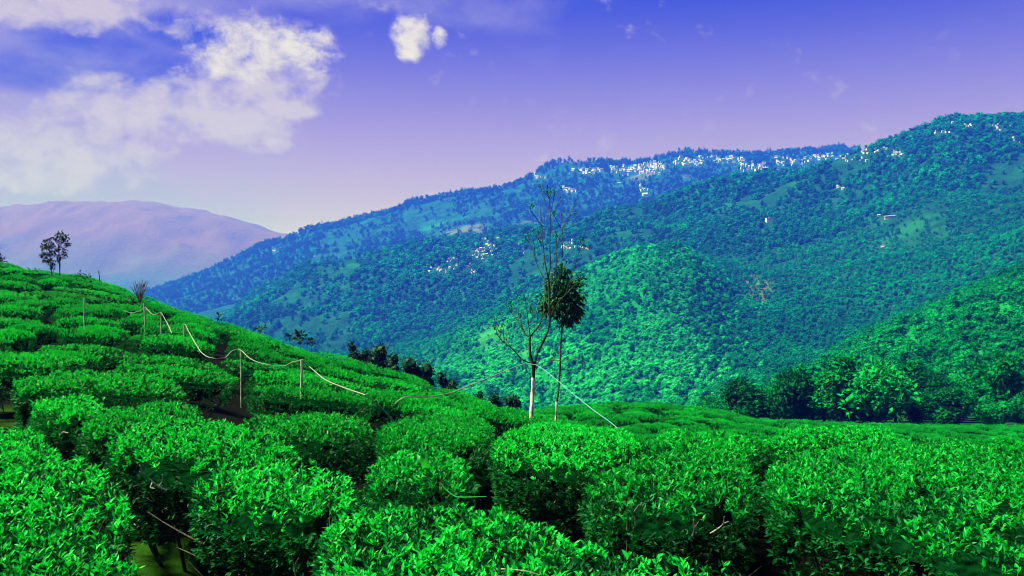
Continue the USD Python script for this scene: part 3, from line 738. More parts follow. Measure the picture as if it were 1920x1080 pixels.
# ------------------------------------------------------------------ the hill town: where its houses stand (the trees there are left out)
def on_hill(px, py, y0=200.0, y1=5600.0):
    Y = np.exp(np.linspace(math.log(y0), math.log(y1), 2500))
    X = (px - CX) / FP * Y
    r = CY - ground(X, Y) / Y * FP
    k = np.nonzero(r <= py)[0]
    if not len(k):
        k = [int(np.argmin(np.where(Y > 1500, r, 1e9)))]
    k = k[0]
    return np.array([X[k], Y[k], (CY - r[k]) / FP * Y[k]])
CLUSTERS = [   # column, row, spread, count, group, label words
 (1100, 322, 24, 6, 16, 'town at the far ridge top, left of its thickest part'), (1152, 320, 10, 6, 8, 'town at the far ridge top, left of its thickest part'),
 (1205, 320, 30, 9, 36, 'thickest part of the far ridge town'), (1228, 313, 16, 6, 14, 'thickest part of the far ridge town'),
 (1300, 303, 30, 7, 24, 'town on the far ridge crest, middle'), (1365, 301, 26, 6, 18, 'town on the far ridge crest, middle'), (1420, 313, 34, 8, 22, 'far ridge town just above the big hill'),
 (1490, 303, 34, 6, 14, 'far ridge town right of the dark grove'), (1550, 294, 26, 5, 10, 'far ridge town right of the dark grove'),
 (1008, 330, 14, 6, 5, 'left end of the far ridge town'), (1066, 357, 12, 5, 9, 'small hamlet under the far ridge town'), (1212, 358, 16, 9, 6, 'scattered below the thickest part of the far town'),
 (1645, 283, 26, 6, 10, 'right hill crest where the two hills meet'), (1680, 291, 14, 3, 5, 'right hill just under its crest'), (1600, 301, 34, 6, 7, 'right hill where the two hills meet'),
 (1810, 236, 20, 4, 5, 'right hill crest below its trees'), (1868, 238, 26, 6, 8, 'top of the right hill near the picture edge'), (1760, 247, 22, 5, 6, 'crest of the right hill'), (1900, 262, 16, 8, 4, 'top of the right hill near the picture edge'),
 (906, 472, 24, 20, 34, 'village on the near slope of the middle hill'), (858, 492, 16, 10, 9, 'left part of the middle hill village'), (824, 506, 16, 6, 10, 'lowest left row of the middle hill village'), (890, 511, 8, 5, 5, 'lowest row of the middle hill village'),
 (1062, 461, 10, 8, 8, 'hamlet behind the bare tree'), (978, 466, 10, 8, 4, 'few houses left of the bare tree'), (1092, 465, 8, 4, 3, 'hamlet behind the bare tree'),
]
SINGLES = [(1442, 416, 15, 7, 'lone white house in the forest of the right hill'), (1668, 409, 22, 4, 'long low white building on the right hill'), (1648, 406, 7, 3, 'small white house left of the long building on the right hill'), (1572, 352, 8, 4, 'single pale house high on the right hill'), (1580, 355, 7, 3, 'second pale house high on the right hill'), (1288, 332, 14, 3, 'long pale building below the far ridge town'), (516, 470, 10, 2.5, 'low pale building on the far ridge flank at left'), (590, 481, 6, 2.5, 'small pale house on the far ridge flank'), (1160, 346, 9, 3, 'pale house in the fields below the far town'), (1655, 463, 8, 3, 'pale house low on the right hill')]
rng = np.random.default_rng(88)
HOUSES = []
for cx_, cy_, rx_, ry_, n_, lab in CLUSTERS:
    for _ in range(n_):
        for _try in range(12):
            p_, q_ = cx_ + np.clip(rng.normal(0, .6), -1.2, 1.2) * rx_, cy_ + np.clip(rng.normal(0, .6), -1.2, 1.2) * ry_
            if all(abs(p_ - h[0]) > 3.0 or abs(q_ - h[1]) > 2.4 for h in HOUSES):
                break
        far_ = cy_ < 370 and cx_ < 1590
        w_, h_ = (rng.uniform(2.4, 5.6), rng.uniform(1.7, 3.1)) if far_ else (rng.uniform(2.4, 4.8), rng.uniform(1.4, 2.2))
        HOUSES.append((p_, q_, w_, h_, lab, None))
for p_, q_, w_, h_, lab in SINGLES:
    HOUSES.append((p_, q_, w_ * 0.8, h_ * 0.7, None, lab))
HP = [on_hill(h[0], h[1]) for h in HOUSES]
HTREE = cKDTree(np.array([[h[0], h[1]] for h in HOUSES]))
def clear_of_houses(px, X, Y, Z, size):
    """Keeps trees off the houses and out of the space straight before them."""
    row = CY - (Z + 5.0 * size) / Y * FP
    d, i = HTREE.query(np.stack([px, row + 1.0], 1))
    wid = np.array([h[2] for h in HOUSES])[i]
    return ~((d < 3.2 + wid * 0.6) & (np.abs(Y - np.array([p[1] for p in HP])[i]) < 420))

rng = np.random.default_rng(5)
sets = {}
def emit(name, px, X, Y, Z, size, rng, label, choose):
    keys = sorted(TREES)
    flat = [p for k in keys for p in TREES[k]]
    start = {k: sum(len(TREES[q]) for q in keys[:i]) for i, k in enumerate(keys)}
    idx = np.empty(len(px), int)
    kinds = choose(px, Y, rng)
    for k in keys:
        w = kinds == k
        idx[w] = start[k] + rng.integers(0, len(TREES[k]), w.sum())
    a = rng.uniform(0, 6.283, len(px))
    q = np.stack([np.cos(a / 2), a * 0, a * 0, np.sin(a / 2)], 1)
    s = size[:, None] * rng.uniform(0.85, 1.15, (len(px), 3))
    usedk = np.unique(idx); re = {int(k): i for i, k in enumerate(usedk)}
    instancer(name, [flat[k] for k in usedk], np.stack([X, Y, Z - 0.5 * size], 1), [re[int(k)] for k in idx], q, s, child='forest_tree', label=label, cat='forest', kind='stuff')
    return len(px)
def mixed(px, Y, rng):
    u = rng.uniform(0, 1, len(px)); p = pale_share(px, Y)
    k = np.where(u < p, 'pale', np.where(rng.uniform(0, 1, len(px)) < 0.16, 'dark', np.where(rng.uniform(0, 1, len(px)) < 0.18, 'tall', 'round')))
    return k
def thin(px, Y, rng, amt=0.9):
    return rng.uniform(0, 1, len(px)) > np.maximum(field(px, Y) * amt, soil_at(px, Y) * np.where(px < 1300, 0.90, 0.6))
tot = 0
# valley woods and the middle spur
px, X, Y, Z = scatter(160000, 235, 1330, lambda Y: np.maximum(4.2, Y * 0.0045), rng)
w = thin(px, Y, rng); px, X, Y, Z = px[w], X[w], Y[w], Z[w]
sz = np.clip(0.58 + 0.0001 * Y, 0.6, 1.2) * rng.choice([0.5, 0.7, 0.9, 1.2], len(px))
w = clear_of_houses(px, X, Y, Z, sz); px, X, Y, Z, sz = px[w], X[w], Y[w], Z[w], sz[w]
tot += emit('valley_forest', px, X, Y, Z, sz, rng, 'dense leafy forest over the valley slopes and the bright spur', mixed)
# scrub and young trees over the near spur on the right
px, X, Y, Z = scatter(26000, 150, 250, lambda Y: np.full_like(Y, 2.7), rng, pxr=(1360, 1970), margin=20)
tot += emit('spur_scrub', px, X, Y, Z, rng.uniform(0.22, 0.5, len(px)), rng, 'low leafy scrub covering the near spur on the right', lambda px, Y, rng: rng.choice(['round', 'dark', 'round', 'dark'], len(px)))
# the big hill on the right
px, X, Y, Z = scatter(60000, 1330, 2560, lambda Y: Y * 0.0052, rng)
w = thin(px, Y, rng); px, X, Y, Z = px[w], X[w], Y[w], Z[w]
sz = 0.00082 * Y * rng.choice([0.6, 0.8, 1.0, 1.25], len(px))
w = clear_of_houses(px, X, Y, Z, sz); px, X, Y, Z, sz = px[w], X[w], Y[w], Z[w], sz[w]
tot += emit('hill_forest', px, X, Y, Z, sz, rng, 'bluish forest covering the big hill on the right', lambda px, Y, rng: np.where(rng.choice(['dark', 'coarse', 'farridge', 'coarse'], len(px)) == 'coarse', 'coarse', 'dark'))
# the far ridge that carries the town
px, X, Y, Z = scatter(45000, 3200, 5600, lambda Y: Y * 0.0050, rng, margin=8)
w = thin(px, Y, rng, 0.85); px, X, Y, Z = px[w], X[w], Y[w], Z[w]
sz = 0.00062 * Y * rng.choice([0.5, 0.8, 1.1], len(px))
w = clear_of_houses(px, X, Y, Z, sz); px, X, Y, Z, sz = px[w], X[w], Y[w], Z[w], sz[w]
tot += emit('far_ridge_forest', px, X, Y, Z, sz, rng, 'hazy blue forest on the far ridge below the town', lambda px, Y, rng: np.where(rng.uniform(0, 1, len(px)) < 0.85, 'farridge', 'coarse'))
# conifers and tall trees standing up along the crests
cp = np.concatenate([rng.uniform(1000, 1140, 26), rng.uniform(1240, 1320, 30), rng.uniform(1380, 1590, 80), rng.uniform(1590, 1925, 80), rng.uniform(560, 1000, 40), rng.uniform(600, 1330, 60)])
c2 = np.concatenate([np.full(26, 4540.), np.full(30, 4450.), np.full(80, 4400.), np.interp(cp[136:216], [1590, 1640, 1700, 1800, 1920], [1900, 1850, 1800, 1750, 1700]), np.interp(cp[216:256], [560, 740, 1000], [4900, 4750, 4550]), np.interp(cp[256:], [600, 850, 1080, 1330], [2320, 2200, 2100, 2000])])
c2 = c2 * rng.uniform(0.985, 1.0, len(c2))
cX = (cp - CX) / FP * c2; cZ = ground(cX, c2)
emit('crest_trees', cp, cX, c2, cZ, 0.00042 * c2 * rng.choice([0.7, 1.0, 1.4, 1.8], len(cp)) * np.where(c2 < 2500, 1.1, 1.0), rng, 'pointed and tall trees standing along the hill crests', lambda px, Y, rng: rng.choice(['cone', 'tall', 'dark'], len(px)))

# the houses themselves
WALLS = [m_plain('cream_plaster', (0.46, 0.41, 0.37), 0.8, 0.2, 0.2), m_plain('white_plaster', (0.56, 0.56, 0.57), 0.8, 0.15, 0.2), m_plain('pink_plaster', (0.46, 0.28, 0.27), 0.8, 0.2, 0.2), m_plain('blue_plaster', (0.25, 0.36, 0.42), 0.8, 0.2, 0.2)]
ROOFS = [m_plain('zinc_roof', (0.50, 0.51, 0.53), 0.5, 0.25, 0.3), m_plain('pale_roof', (0.50, 0.50, 0.50), 0.6, 0.2, 0.3), m_plain('rust_roof', (0.20, 0.08, 0.05), 0.8, 0.3, 0.3), m_plain('blue_roof', (0.22, 0.36, 0.55), 0.6, 0.2, 0.3)]
DARKWIN = m_plain('dark_window', (0.03, 0.035, 0.05), 0.3, 0.1)
HM = []
def box(x0, x1, y0, y1, z0, z1):
    b = trimesh.creation.box([x1 - x0, y1 - y0, z1 - z0]); b.apply_translation([(x0 + x1) / 2, (y0 + y1) / 2, (z0 + z1) / 2])
    return np.array(b.vertices), np.array(b.faces)
for wi, ri, style in ((0, 0, 'gable'), (1, 1, 'flat'), (1, 0, 'gable'), (2, 1, 'flat'), (0, 2, 'gable'), (1, 3, 'gable'), (3, 1, 'flat'), (1, 0, 'flat')):
    p = model('house_model')                                  # one unit wide, deep and high
    part('walls', box(-0.5, 0.5, -0.4, 0.4, -1.7, 0.74 if style == 'gable' else 0.9), WALLS[wi], p)
    if style == 'gable':
        v = np.array([[-.56, -.48, .72], [.56, -.48, .72], [.56, .48, .72], [-.56, .48, .72], [-.56, 0, 1.06], [.56, 0, 1.06]])
        f = np.array([[0, 1, 5], [0, 5, 4], [2, 3, 4], [2, 4, 5], [0, 4, 3], [1, 2, 5], [0, 3, 2], [0, 2, 1]])
        part('roof', (v, f), ROOFS[ri], p)
    else:
        part('roof', join([box(-.54, .54, -.44, .44, .905, .96), box(-.1, .2, -.1, .2, .965, 1.12)]), ROOFS[ri], p, kind='stuff')
    for row_ in (0.14, 0.50):
        for c_ in (-0.3, 0.0, 0.3):
            part('window', box(c_ - .07, c_ + .07, -.412, -.395, row_, row_ + .2), DARKWIN, p)
    HM.append(p.GetPath())
for (p_, q_, w_, h_, lab, one), pos in zip(HOUSES, HP):
    s = pos[1] / FP
    x = UsdGeom.Xform.Define(stage, numbered('house'))
    mi = int(rng.integers(0, len(HM))) if one is None else int(rng.choice([0, 2, 7]))
    mt = Gf.Matrix4d().SetScale(Gf.Vec3d(w_ * s, w_ * s * rng.uniform(.7, 1.0), h_ * s)) * Gf.Matrix4d().SetRotate(Gf.Rotation(Gf.Vec3d(0, 0, 1), float(rng.uniform(-35, 35))))
    mt.SetTranslateOnly(Gf.Vec3d(float(pos[0]), float(pos[1]), float(pos[2] + 0.45 * h_ * s)))
    x.AddTransformOp().Set(mt)
    x.GetPrim().GetReferences().AddInternalReference(HM[mi]); x.GetPrim().SetInstanceable(True)
    tone = ('cream gabled', 'white flat-roofed', 'white zinc-roofed', 'pink flat-roofed', 'cream rust-roofed', 'white blue-roofed', 'pale blue flat-roofed', 'white box-like')[mi]
    tag(x, one or f'{tone} house, {lab}', 'house', None if one else f'{tone} houses, {lab}')
# the town's many smaller houses, too small to tell apart
mini = []
for cx_, cy_, rx_, ry_, n_, lab in CLUSTERS:
    for _ in range(int(n_ * 0.8)):
        p_, q_ = cx_ + np.clip(rng.normal(0, .8), -1.6, 1.6) * rx_, cy_ + np.clip(rng.normal(0, .8), -1.6, 1.6) * ry_
        pos = on_hill(p_, q_); s = pos[1] / FP
        w_, h_ = rng.uniform(1.4, 2.8), rng.uniform(1.0, 1.8)
        mini.append((pos[0], pos[1], pos[2] + 0.9 * h_ * s, w_ * s, w_ * s * .8, h_ * s, int(rng.integers(0, len(HM))), rng.uniform(-.6, .6)))
mini = np.array(mini)
instancer('small_far_houses', HM, mini[:, :3], mini[:, 6].astype(int), np.stack([np.cos(mini[:, 7] / 2), mini[:, 7] * 0, mini[:, 7] * 0, np.sin(mini[:, 7] / 2)], 1), mini[:, 3:6], child='house', label='tiny far houses scattered between the larger ones of the hill town', cat='houses', kind='stuff')
print('forest', tot, 'houses', len(HOUSES))

# ------------------------------------------------------------------ single trees of the valley edge, just beyond the tea
rng = np.random.default_rng(303)
EDGE = {'round': [], 'pale': [], 'dark': [], 'tall': []}
for kind_, nm, mat_ in (('round', 3, 0), ('pale', 2, 1), ('dark', 2, 2), ('tall', 2, 0)):
    for _ in range(nm):
        p = model('edge_tree_model')
        rx, rz, zc = (3.3, 3.0, 3.4) if kind_ != 'tall' else (2.4, 3.9, 5.6)
        part('crown', crown_mesh(rng, rx, rz, zc, 22, 0.55, 110, core=0.60), M_EDGE[mat_], p, kind='stuff')
        ms = [tube(curve([[0, 0, -1.2], [rng.normal(0, 0.2), rng.normal(0, 0.2), 1.6], [rng.normal(0, 0.3), rng.normal(0, 0.3), zc]], 8), np.linspace(0.24, 0.10, 8), 7)]
        part('trunk', ms[0], BARK, p)
        for _k in range(4):
            a = rng.uniform(0, 6.283); z0 = rng.uniform(1.6, 3.0)
            part('limb', tube(curve([[0, 0, z0], [math.cos(a) * 0.9, math.sin(a) * 0.9, z0 + 0.8], [math.cos(a) * rx * 0.7, math.sin(a) * rx * 0.7, zc + rng.uniform(-0.6, 0.8)]], 6), np.linspace(0.10, 0.04, 6), 5), BARK, p)
        EDGE[kind_].append(p.GetPath())
ex, eX, eY, eZ = scatter(5200, 106, 238, lambda Y: np.full_like(Y, 5.0), rng, pxr=(1330, 1960), margin=20)
o_ = np.argsort(eY)[:235]
# the row right on the edge of the tea is closed by a few placed trees
front = [(1395, 118, 'dark', 0.71), (1440, 122, 'round', 0.76), (1490, 120, 'round', 0.88), (1545, 119, 'round', 1.01), (1590, 118, 'round', 0.94), (1640, 117, 'round', 0.92), (1678, 118, 'tall', 0.80), (1712, 116, 'pale', 0.52), (1748, 121, 'round', 0.52), (1800, 119, 'dark', 0.63), (1835, 122, 'round', 0.76), (1880, 118, 'pale', 0.50), (1905, 126, 'round', 0.80)]
spots = [(CX + 0 + p_, (p_ + 0 - CX) / FP * y_, y_, k_, s_) for p_, y_, k_, s_ in ((a, b, c, d) for a, b, c, d in front)]
cand = [(f_[0], (f_[0] - CX) / FP * f_[1], f_[1], f_[2], f_[3], True) for f_ in front]
for i in o_:
    if all((eX[i] - c[1]) ** 2 + (eY[i] - c[2]) ** 2 > (3.6 if eY[i] < 150 else 3.0) ** 2 for c in cand):
        u = rng.uniform()
        k_ = 'pale' if u < 0.16 else 'dark' if u < 0.42 else 'tall' if u < 0.52 else 'round'
        cand.append((ex[i], eX[i], eY[i], k_, rng.choice([0.55, 0.75, 0.95, 1.05]) * (1 - 0.45 * min(max((eY[i] - 135) / 60, 0), 1)), False))
KIND = {'round': 'round leafy green tree', 'pale': 'pale light green bushy tree', 'dark': 'dark green dense tree', 'tall': 'tall narrow leafy tree'}
COLW = ((1420, 'at the forest edge left end'), (1480, 'left of the big edge trees'), (1560, 'above the big edge trees'), (1640, 'above mid forest edge'), (1700, 'right of the big edge trees'), (1760, 'above the low pale edge tree'), (1820, 'above the dark edge hollow'), (1880, 'at the forest edge right end'), (1e9, 'by the right picture edge'))
ROWW = ((128, 'on the tea garden rim'), (145, 'just behind the rim'), (165, 'low on the near spur'), (190, 'on the lower spur slope'), (215, 'halfway up the near spur'), (1e9, 'higher on the near spur'))
for j, (p_, x_, y_, k_, s_, fr_) in enumerate(cand):
    z_ = float(ground(np.array([x_]), np.array([y_]))[0])
    x = UsdGeom.Xform.Define(stage, numbered('forest_tree'))
    mt = Gf.Matrix4d().SetScale(Gf.Vec3d(s_ * rng.uniform(0.85, 1.15), s_ * rng.uniform(0.85, 1.15), s_ * rng.uniform(0.85, 1.15))) * Gf.Matrix4d().SetRotate(Gf.Rotation(Gf.Vec3d(0, 0, 1), float(rng.uniform(0, 360))))
    mt.SetTranslateOnly(Gf.Vec3d(x_, y_, z_ - 0.15))
    x.AddTransformOp().Set(mt)
    x.GetPrim().GetReferences().AddInternalReference(EDGE[k_][int(rng.integers(0, len(EDGE[k_])))])
    x.GetPrim().SetInstanceable(True)
    a = next(n for l, n in COLW if p_ < l); b = next(n for l, n in ROWW if y_ < l)
    sz = 'small ' if s_ < 0.65 else ''
    tag(x, f'{sz}{KIND[k_]} {b}, {a}'.replace('small pale light green', 'small pale').replace('dark green dense', 'dark dense'), 'tree', f'{sz}{KIND[k_]}s {b}, {a}')
print('edge trees', len(cand))

# ------------------------------------------------------------------ the bare tree with the whitewashed trunk
def pxp(path, Y, jit=0.0, r=None):
    return np.array([at(a, b, Y + (r.uniform(-jit, jit) if r is not None else 0)) for a, b in path])
YT = 21.5
SC = YT / FP
WHITE = m_bark('whitewashed_bark', (0.22, 0.20, 0.17), (0.82, 0.76, 0.64), 11.0, 0.5)
WBARK = m_bark('green_grey_bark', (0.010, 0.016, 0.008), (0.040, 0.050, 0.024), 16.0)
rng = np.random.default_rng(12)
def limb(path, r0, r1, Y, depth=0.0, n=None, sides=6):
    """A branch along photo points; depth: how far its tip leans towards (-) or away from (+) the camera."""
    k = len(path)
    p = np.array([at(a, b, Y + depth * (i / (k - 1)) ** 1.2) for i, (a, b) in enumerate(path)])
    n = n or max(5, 3 * k)
    return tube(curve(p, n), np.linspace(r0, r1, n), sides)
b0 = at(996, 852, YT)
bare = thing('bare_tree', b0, 'bare many-stemmed tree with a whitewashed lower trunk and few leaves', 'tree')
def rel(m_, o):
    return m_[0] - o, m_[1]
part('trunk', rel(limb([(996, 856), (996, 791), (999, 734), (1000, 708)], 0.056, 0.047, YT, 0, 16, 10), b0), WHITE, bare, label='lower trunk painted white, flaking')
part('trunk', rel(limb([(1000, 709), (1000, 687), (994, 664), (993, 640), (994, 631)], 0.046, 0.028, YT, 0, 14, 9), b0), WBARK, bare)
BR = [
 ([(1002, 690), (1007, 664), (1020, 637), (1029, 614), (1031, 598), (1030, 574), (1029, 527), (1026, 510)], .046, .027, -.3),
 ([(1026, 512), (1018, 458), (1016, 419), (1013, 395), (1012, 376)], .024, .008, .2),
 ([(1016, 424), (1005, 408), (994, 392), (995, 386)], .010, .004, -.2),
 ([(1016, 420), (1024, 404), (1029, 396), (1021, 375), (1016, 360), (1012, 349)], .010, .004, .3),
 ([(1028, 520), (1032, 497), (1031, 458), (1032, 411), (1031, 387), (1030, 371)], .024, .007, -.3),
 ([(1030, 372), (1024, 364), (1016, 358)], .006, .003, 0), ([(1030, 372), (1028, 357)], .006, .003, .1), ([(1030, 373), (1034, 360)], .006, .003, -.1),
 ([(1032, 405), (1042, 392), (1053, 370), (1052, 359)], .009, .004, .3), ([(1033, 395), (1038, 371), (1039, 363)], .008, .004, -.2),
 ([(1030, 560), (1036, 520), (1043, 497), (1044, 466), (1047, 450), (1054, 434), (1053, 419), (1052, 398)], .026, .007, .5),
 ([(1053, 432), (1060, 418), (1067, 405), (1072, 392), (1081, 384)], .009, .004, .3), ([(1052, 428), (1044, 414), (1038, 403)], .008, .004, -.3),
 ([(1056, 428), (1066, 412), (1070, 400)], .007, .003, .2), ([(1054, 412), (1055, 396)], .006, .003, .1),
 ([(1046, 530), (1053, 497), (1055, 466), (1055, 434)], .017, .007, -.5),
 ([(1031, 598), (1035, 589), (1048, 566), (1062, 551), (1079, 533)], .024, .008, -.7),
 ([(1034, 591), (1043, 551), (1048, 526), (1060, 496)], .016, .006, -.9),
 ([(1060, 552), (1068, 528), (1075, 507), (1084, 478), (1090, 464), (1096, 452)], .014, .004, -.2), ([(1090, 464), (1088, 450)], .005, .003, .1), ([(1086, 474), (1098, 464)], .005, .003, 0),
 ([(1026, 530), (1020, 521), (1007, 496), (1001, 474), (994, 456), (989, 437)], .014, .004, .3), ([(994, 456), (984, 448)], .005, .003, .1), ([(1003, 480), (1002, 462), (999, 452)], .006, .003, -.1),
 ([(1016, 462), (1009, 447), (1003, 438), (999, 433)], .008, .004, -.2), ([(1010, 449), (1006, 433)], .005, .003, .1), ([(1014, 455), (1012, 436)], .006, .003, .2),
 ([(1030, 574), (1022, 560), (1020, 530), (1019, 500)], .014, .006, .6),
 ([(1044, 470), (1042, 446), (1040, 436)], .008, .004, .2), ([(1045, 462), (1041, 440)], .006, .003, -.2),
 ([(994, 632), (985, 626), (975, 609), (964, 590), (961, 578)], .030, .008, .4),
 ([(972, 604), (971, 580), (971, 560)], .010, .004, .2), ([(964, 592), (955, 578), (953, 568)], .008, .003, -.1), ([(985, 625), (978, 610), (976, 590)], .010, .004, -.3), ([(961, 600), (956, 616), (954, 604)], .006, .003, -.2),
 ([(994, 631), (991, 606), (986, 571), (984, 556)], .022, .006, -.2), ([(989, 588), (994, 574), (991, 562)], .008, .003, .2), ([(991, 606), (998, 590), (996, 575)], .009, .004, .3),
 ([(995, 631), (1003, 620), (1009, 613), (1014, 604), (1017, 596)], .030, .014, -.3), ([(1017, 597), (1013, 588), (998, 582)], .008, .003, .1), ([(1015, 602), (1020, 580), (1019, 556)], .010, .004, .2), ([(1006, 616), (1008, 596), (1010, 580)], .009, .004, -.3), ([(1018, 596), (1028, 586), (1032, 582)], .009, .006, 0),
 ([(998, 684), (994, 681), (980, 675), (968, 662), (960, 653), (942, 640), (931, 622), (930, 612)], .026, .006, -.5),
 ([(953, 648), (941, 637), (932, 622), (929, 616)], .009, .004, .3), ([(936, 623), (930, 608), (926, 596)], .007, .003, .1), ([(945, 641), (944, 622), (943, 612)], .007, .003, -.3), ([(962, 655), (952, 640), (950, 628)], .008, .003, .2), ([(938, 632), (938, 616)], .005, .003, -.1), ([(948, 643), (949, 632)], .005, .003, .2),
 ([(1004, 694), (1010, 686), (1016, 681), (1027, 677), (1037, 675), (1057, 677), (1078, 672), (1092, 674)], .017, .004, -.6), ([(1037, 675), (1042, 670)], .005, .003, .1),
 ([(1013, 655), (1015, 630), (1013, 612)], .010, .004, .3),
]
for path, r0, r1, dep in BR:
    part('branch', rel(limb(path, max(r0 * 0.72, 0.0095), max(r1 * 0.9, 0.0068), YT + 0.02, dep), b0), WBARK, bare)
lv = []
for path, r0, r1, dep in BR[1:]:
    if r1 > .005 and rng.uniform() < 0.6:
        continue
    tipx, tipy = path[-1]; n_ = int(rng.integers(3, 8))
    q = at(tipx, tipy, YT + dep)
    d = unit(rng.normal(0, 0.55, (n_, 3)) + [0, 0, 0.8])
    l = rng.uniform(0.07, 0.14, n_)
    lv.append(leaves(q + rng.normal(0, 0.035, (n_, 3)) - [0, 0, 0.02], d, l, l * 0.35, rng, True))
part('leaves', rel(join(lv), b0), FOREST[2], bare, kind='stuff')

# ------------------------------------------------------------------ the slender tree with one dark clump of leaves
YD = 22.6; S2 = YD / FP
d0 = at(1041, 850, YD)
slim = thing('slender_tree', d0, 'slender dark-trunked tree with one dense dark green clump of leaves', 'tree')
part('trunk', rel(limb([(1041, 856), (1042, 794), (1044, 752)], .030, .027, YD, 0, 10, 8), d0), m_bark('lichen_bark', (0.03, 0.04, 0.025), (0.42, 0.50, 0.36), 14.0, 0.5), slim, label='pale lichened foot of the trunk')
part('trunk', rel(limb([(1044, 753), (1046, 741), (1049.5, 700), (1052, 640), (1053, 629), (1054, 598), (1056, 560), (1056, 520)], .028, .014, YD, 0, 24, 8), d0), BARK, slim)
ms = []
for cxp, cyp, rxp, ryp, n_ in ((1062, 572, 30, 30, 650), (1046, 560, 26, 30, 460), (1066, 545, 24, 24, 420), (1050, 525, 24, 22, 330), (1036, 570, 20, 26, 260), (1078, 578, 17, 24, 300), (1055, 506, 14, 12, 120), (1088, 524, 10, 9, 60), (1078, 528, 14, 12, 130), (1018, 562, 10, 12, 70), (1024, 578, 12, 14, 110), (1060, 600, 22, 10, 190), (1084, 556, 12, 14, 120), (1036, 532, 12, 12, 80)):
    c = at(cxp, cyp, YD)
    u = unit(rng.normal(0, 1, (n_, 3))) * rng.uniform(0.25, 1.0, (n_, 1)) ** 0.6
    b = c + u * [rxp * S2 * .92, rxp * S2 * .92, ryp * S2 * .92] + rng.normal(0, 0.045, (n_, 3))
    n_ = int(n_ * 0.5); b = b[:n_]; u = u[:n_]
    d = unit(u * 0.6 + rng.normal(0, 0.5, (n_, 3)) + [0, 0, -0.55])
    l = rng.uniform(0.10, 0.19, n_)
    ms.append(leaves(b, d, l, l * 0.36, rng, True))
part('crown', rel(join(ms), d0), m_leaf('dark_clump_leaf', [(0, (0.001, 0.035, 0.008)), (0.7, (0.002, 0.085, 0.016)), (1, (0.004, 0.17, 0.028))], 0.5, 0.2, 0.15), slim, kind='stuff')
for path, dep in (([(1054, 600), (1066, 585), (1078, 566)], .4), ([(1055, 580), (1044, 560), (1036, 544)], -.3), ([(1056, 555), (1070, 538), (1090, 522)], .2), ([(1054, 612), (1044, 600), (1028, 584)], .3), ([(1056, 530), (1054, 512), (1055, 500)], 0), ([(1053, 640), (1060, 634), (1057, 628)], .1)):
    part('branch', rel(limb(path, .016, .006, YD, dep), d0), BARK, slim)

# ------------------------------------------------------------------ the trees, shrubs and sticks on the left skyline
def base_on(px, py, Yw):
    """A point of the tea garden's soil seen near photo column px at distance Yw."""
    X = (px - CX) / FP * Yw
    return np.array([X, Yw, float(canopy(np.array([X]), np.array([Yw]))[0]) - HB])
DARKLEAF = m_leaf('ridge_leaf', [(0, (0.001, 0.010, 0.006)), (1, (0.003, 0.032, 0.012))], 0.55, 0.2, 0.15)
rng = np.random.default_rng(52)
def small_tree(name, label, px, ybase, Yw, trunk_px, r0, clumps, leaf, mat, cat='tree', group=None):
    s = Yw / FP
    b = base_on(px, ybase, Yw)
    t = thing(name, b, label, cat, group)
    foot = (CY - b[2] / Yw * FP)
    path = [(px, foot + 4)] + trunk_px
    part('trunk', rel(limb(path, r0, r0 * 0.35, Yw, 0, 14, 7), b), BARK, t)
    ms = []
    for cxp, cyp, rxp, ryp, n_ in clumps:
        c = at(cxp, cyp, Yw)
        u = unit(rng.normal(0, 1, (n_, 3))) * rng.uniform(0.1, 1.0, (n_, 1)) ** 0.45
        bb = c + u * [rxp * s, rxp * s, ryp * s]
        d = unit(rng.normal(0, 0.8, (n_, 3)) + [0, 0, -0.1])
        l = leaf * rng.uniform(0.7, 1.3, n_)
        ms.append(leaves(bb, d, l, l * 0.45, rng, True))
        near = min(trunk_px, key=lambda q: (q[0] - cxp) ** 2 + (q[1] - cyp - 14) ** 2)
        part('branch', rel(limb([near, ((near[0] + cxp) / 2 + 1, (near[1] + cyp) / 2), (cxp, cyp)], r0 * 0.45, r0 * 0.15, Yw, rng.uniform(-.3, .3)), b), BARK, t)
    part('crown', rel(join(ms), b), mat, t, kind='stuff')
    return t
small_tree('ridge_tree', 'left, shorter one of the two small dark trees standing together on the ridge', 96, 515, 41.0, [(97, 505), (95, 490), (92, 470), (91, 455)], 0.035,
           [(90, 452, 9, 6, 50), (82, 463, 7, 6, 45), (95, 462, 8, 7, 55), (78, 478, 5, 6, 35), (90, 475, 9, 7, 55), (101, 475, 6, 6, 35), (93, 490, 8, 6, 40), (85, 487, 6, 5, 30), (98, 500, 6, 6, 30)], 0.13, DARKLEAF, group=None)
small_tree('ridge_tree', 'right, taller one of the two small dark trees standing together on the ridge', 112, 516, 41.6, [(112, 505), (111, 485), (110, 465), (112, 445)], 0.035,
           [(112, 440, 9, 6, 55), (104, 447, 6, 5, 35), (122, 447, 8, 5, 45), (112, 453, 8, 5, 40), (126, 457, 6, 4, 30), (118, 468, 6, 5, 30), (108, 468, 5, 5, 28), (114, 481, 9, 6, 45), (122, 478, 5, 4, 20), (108, 488, 5, 4, 20)], 0.13, DARKLEAF)
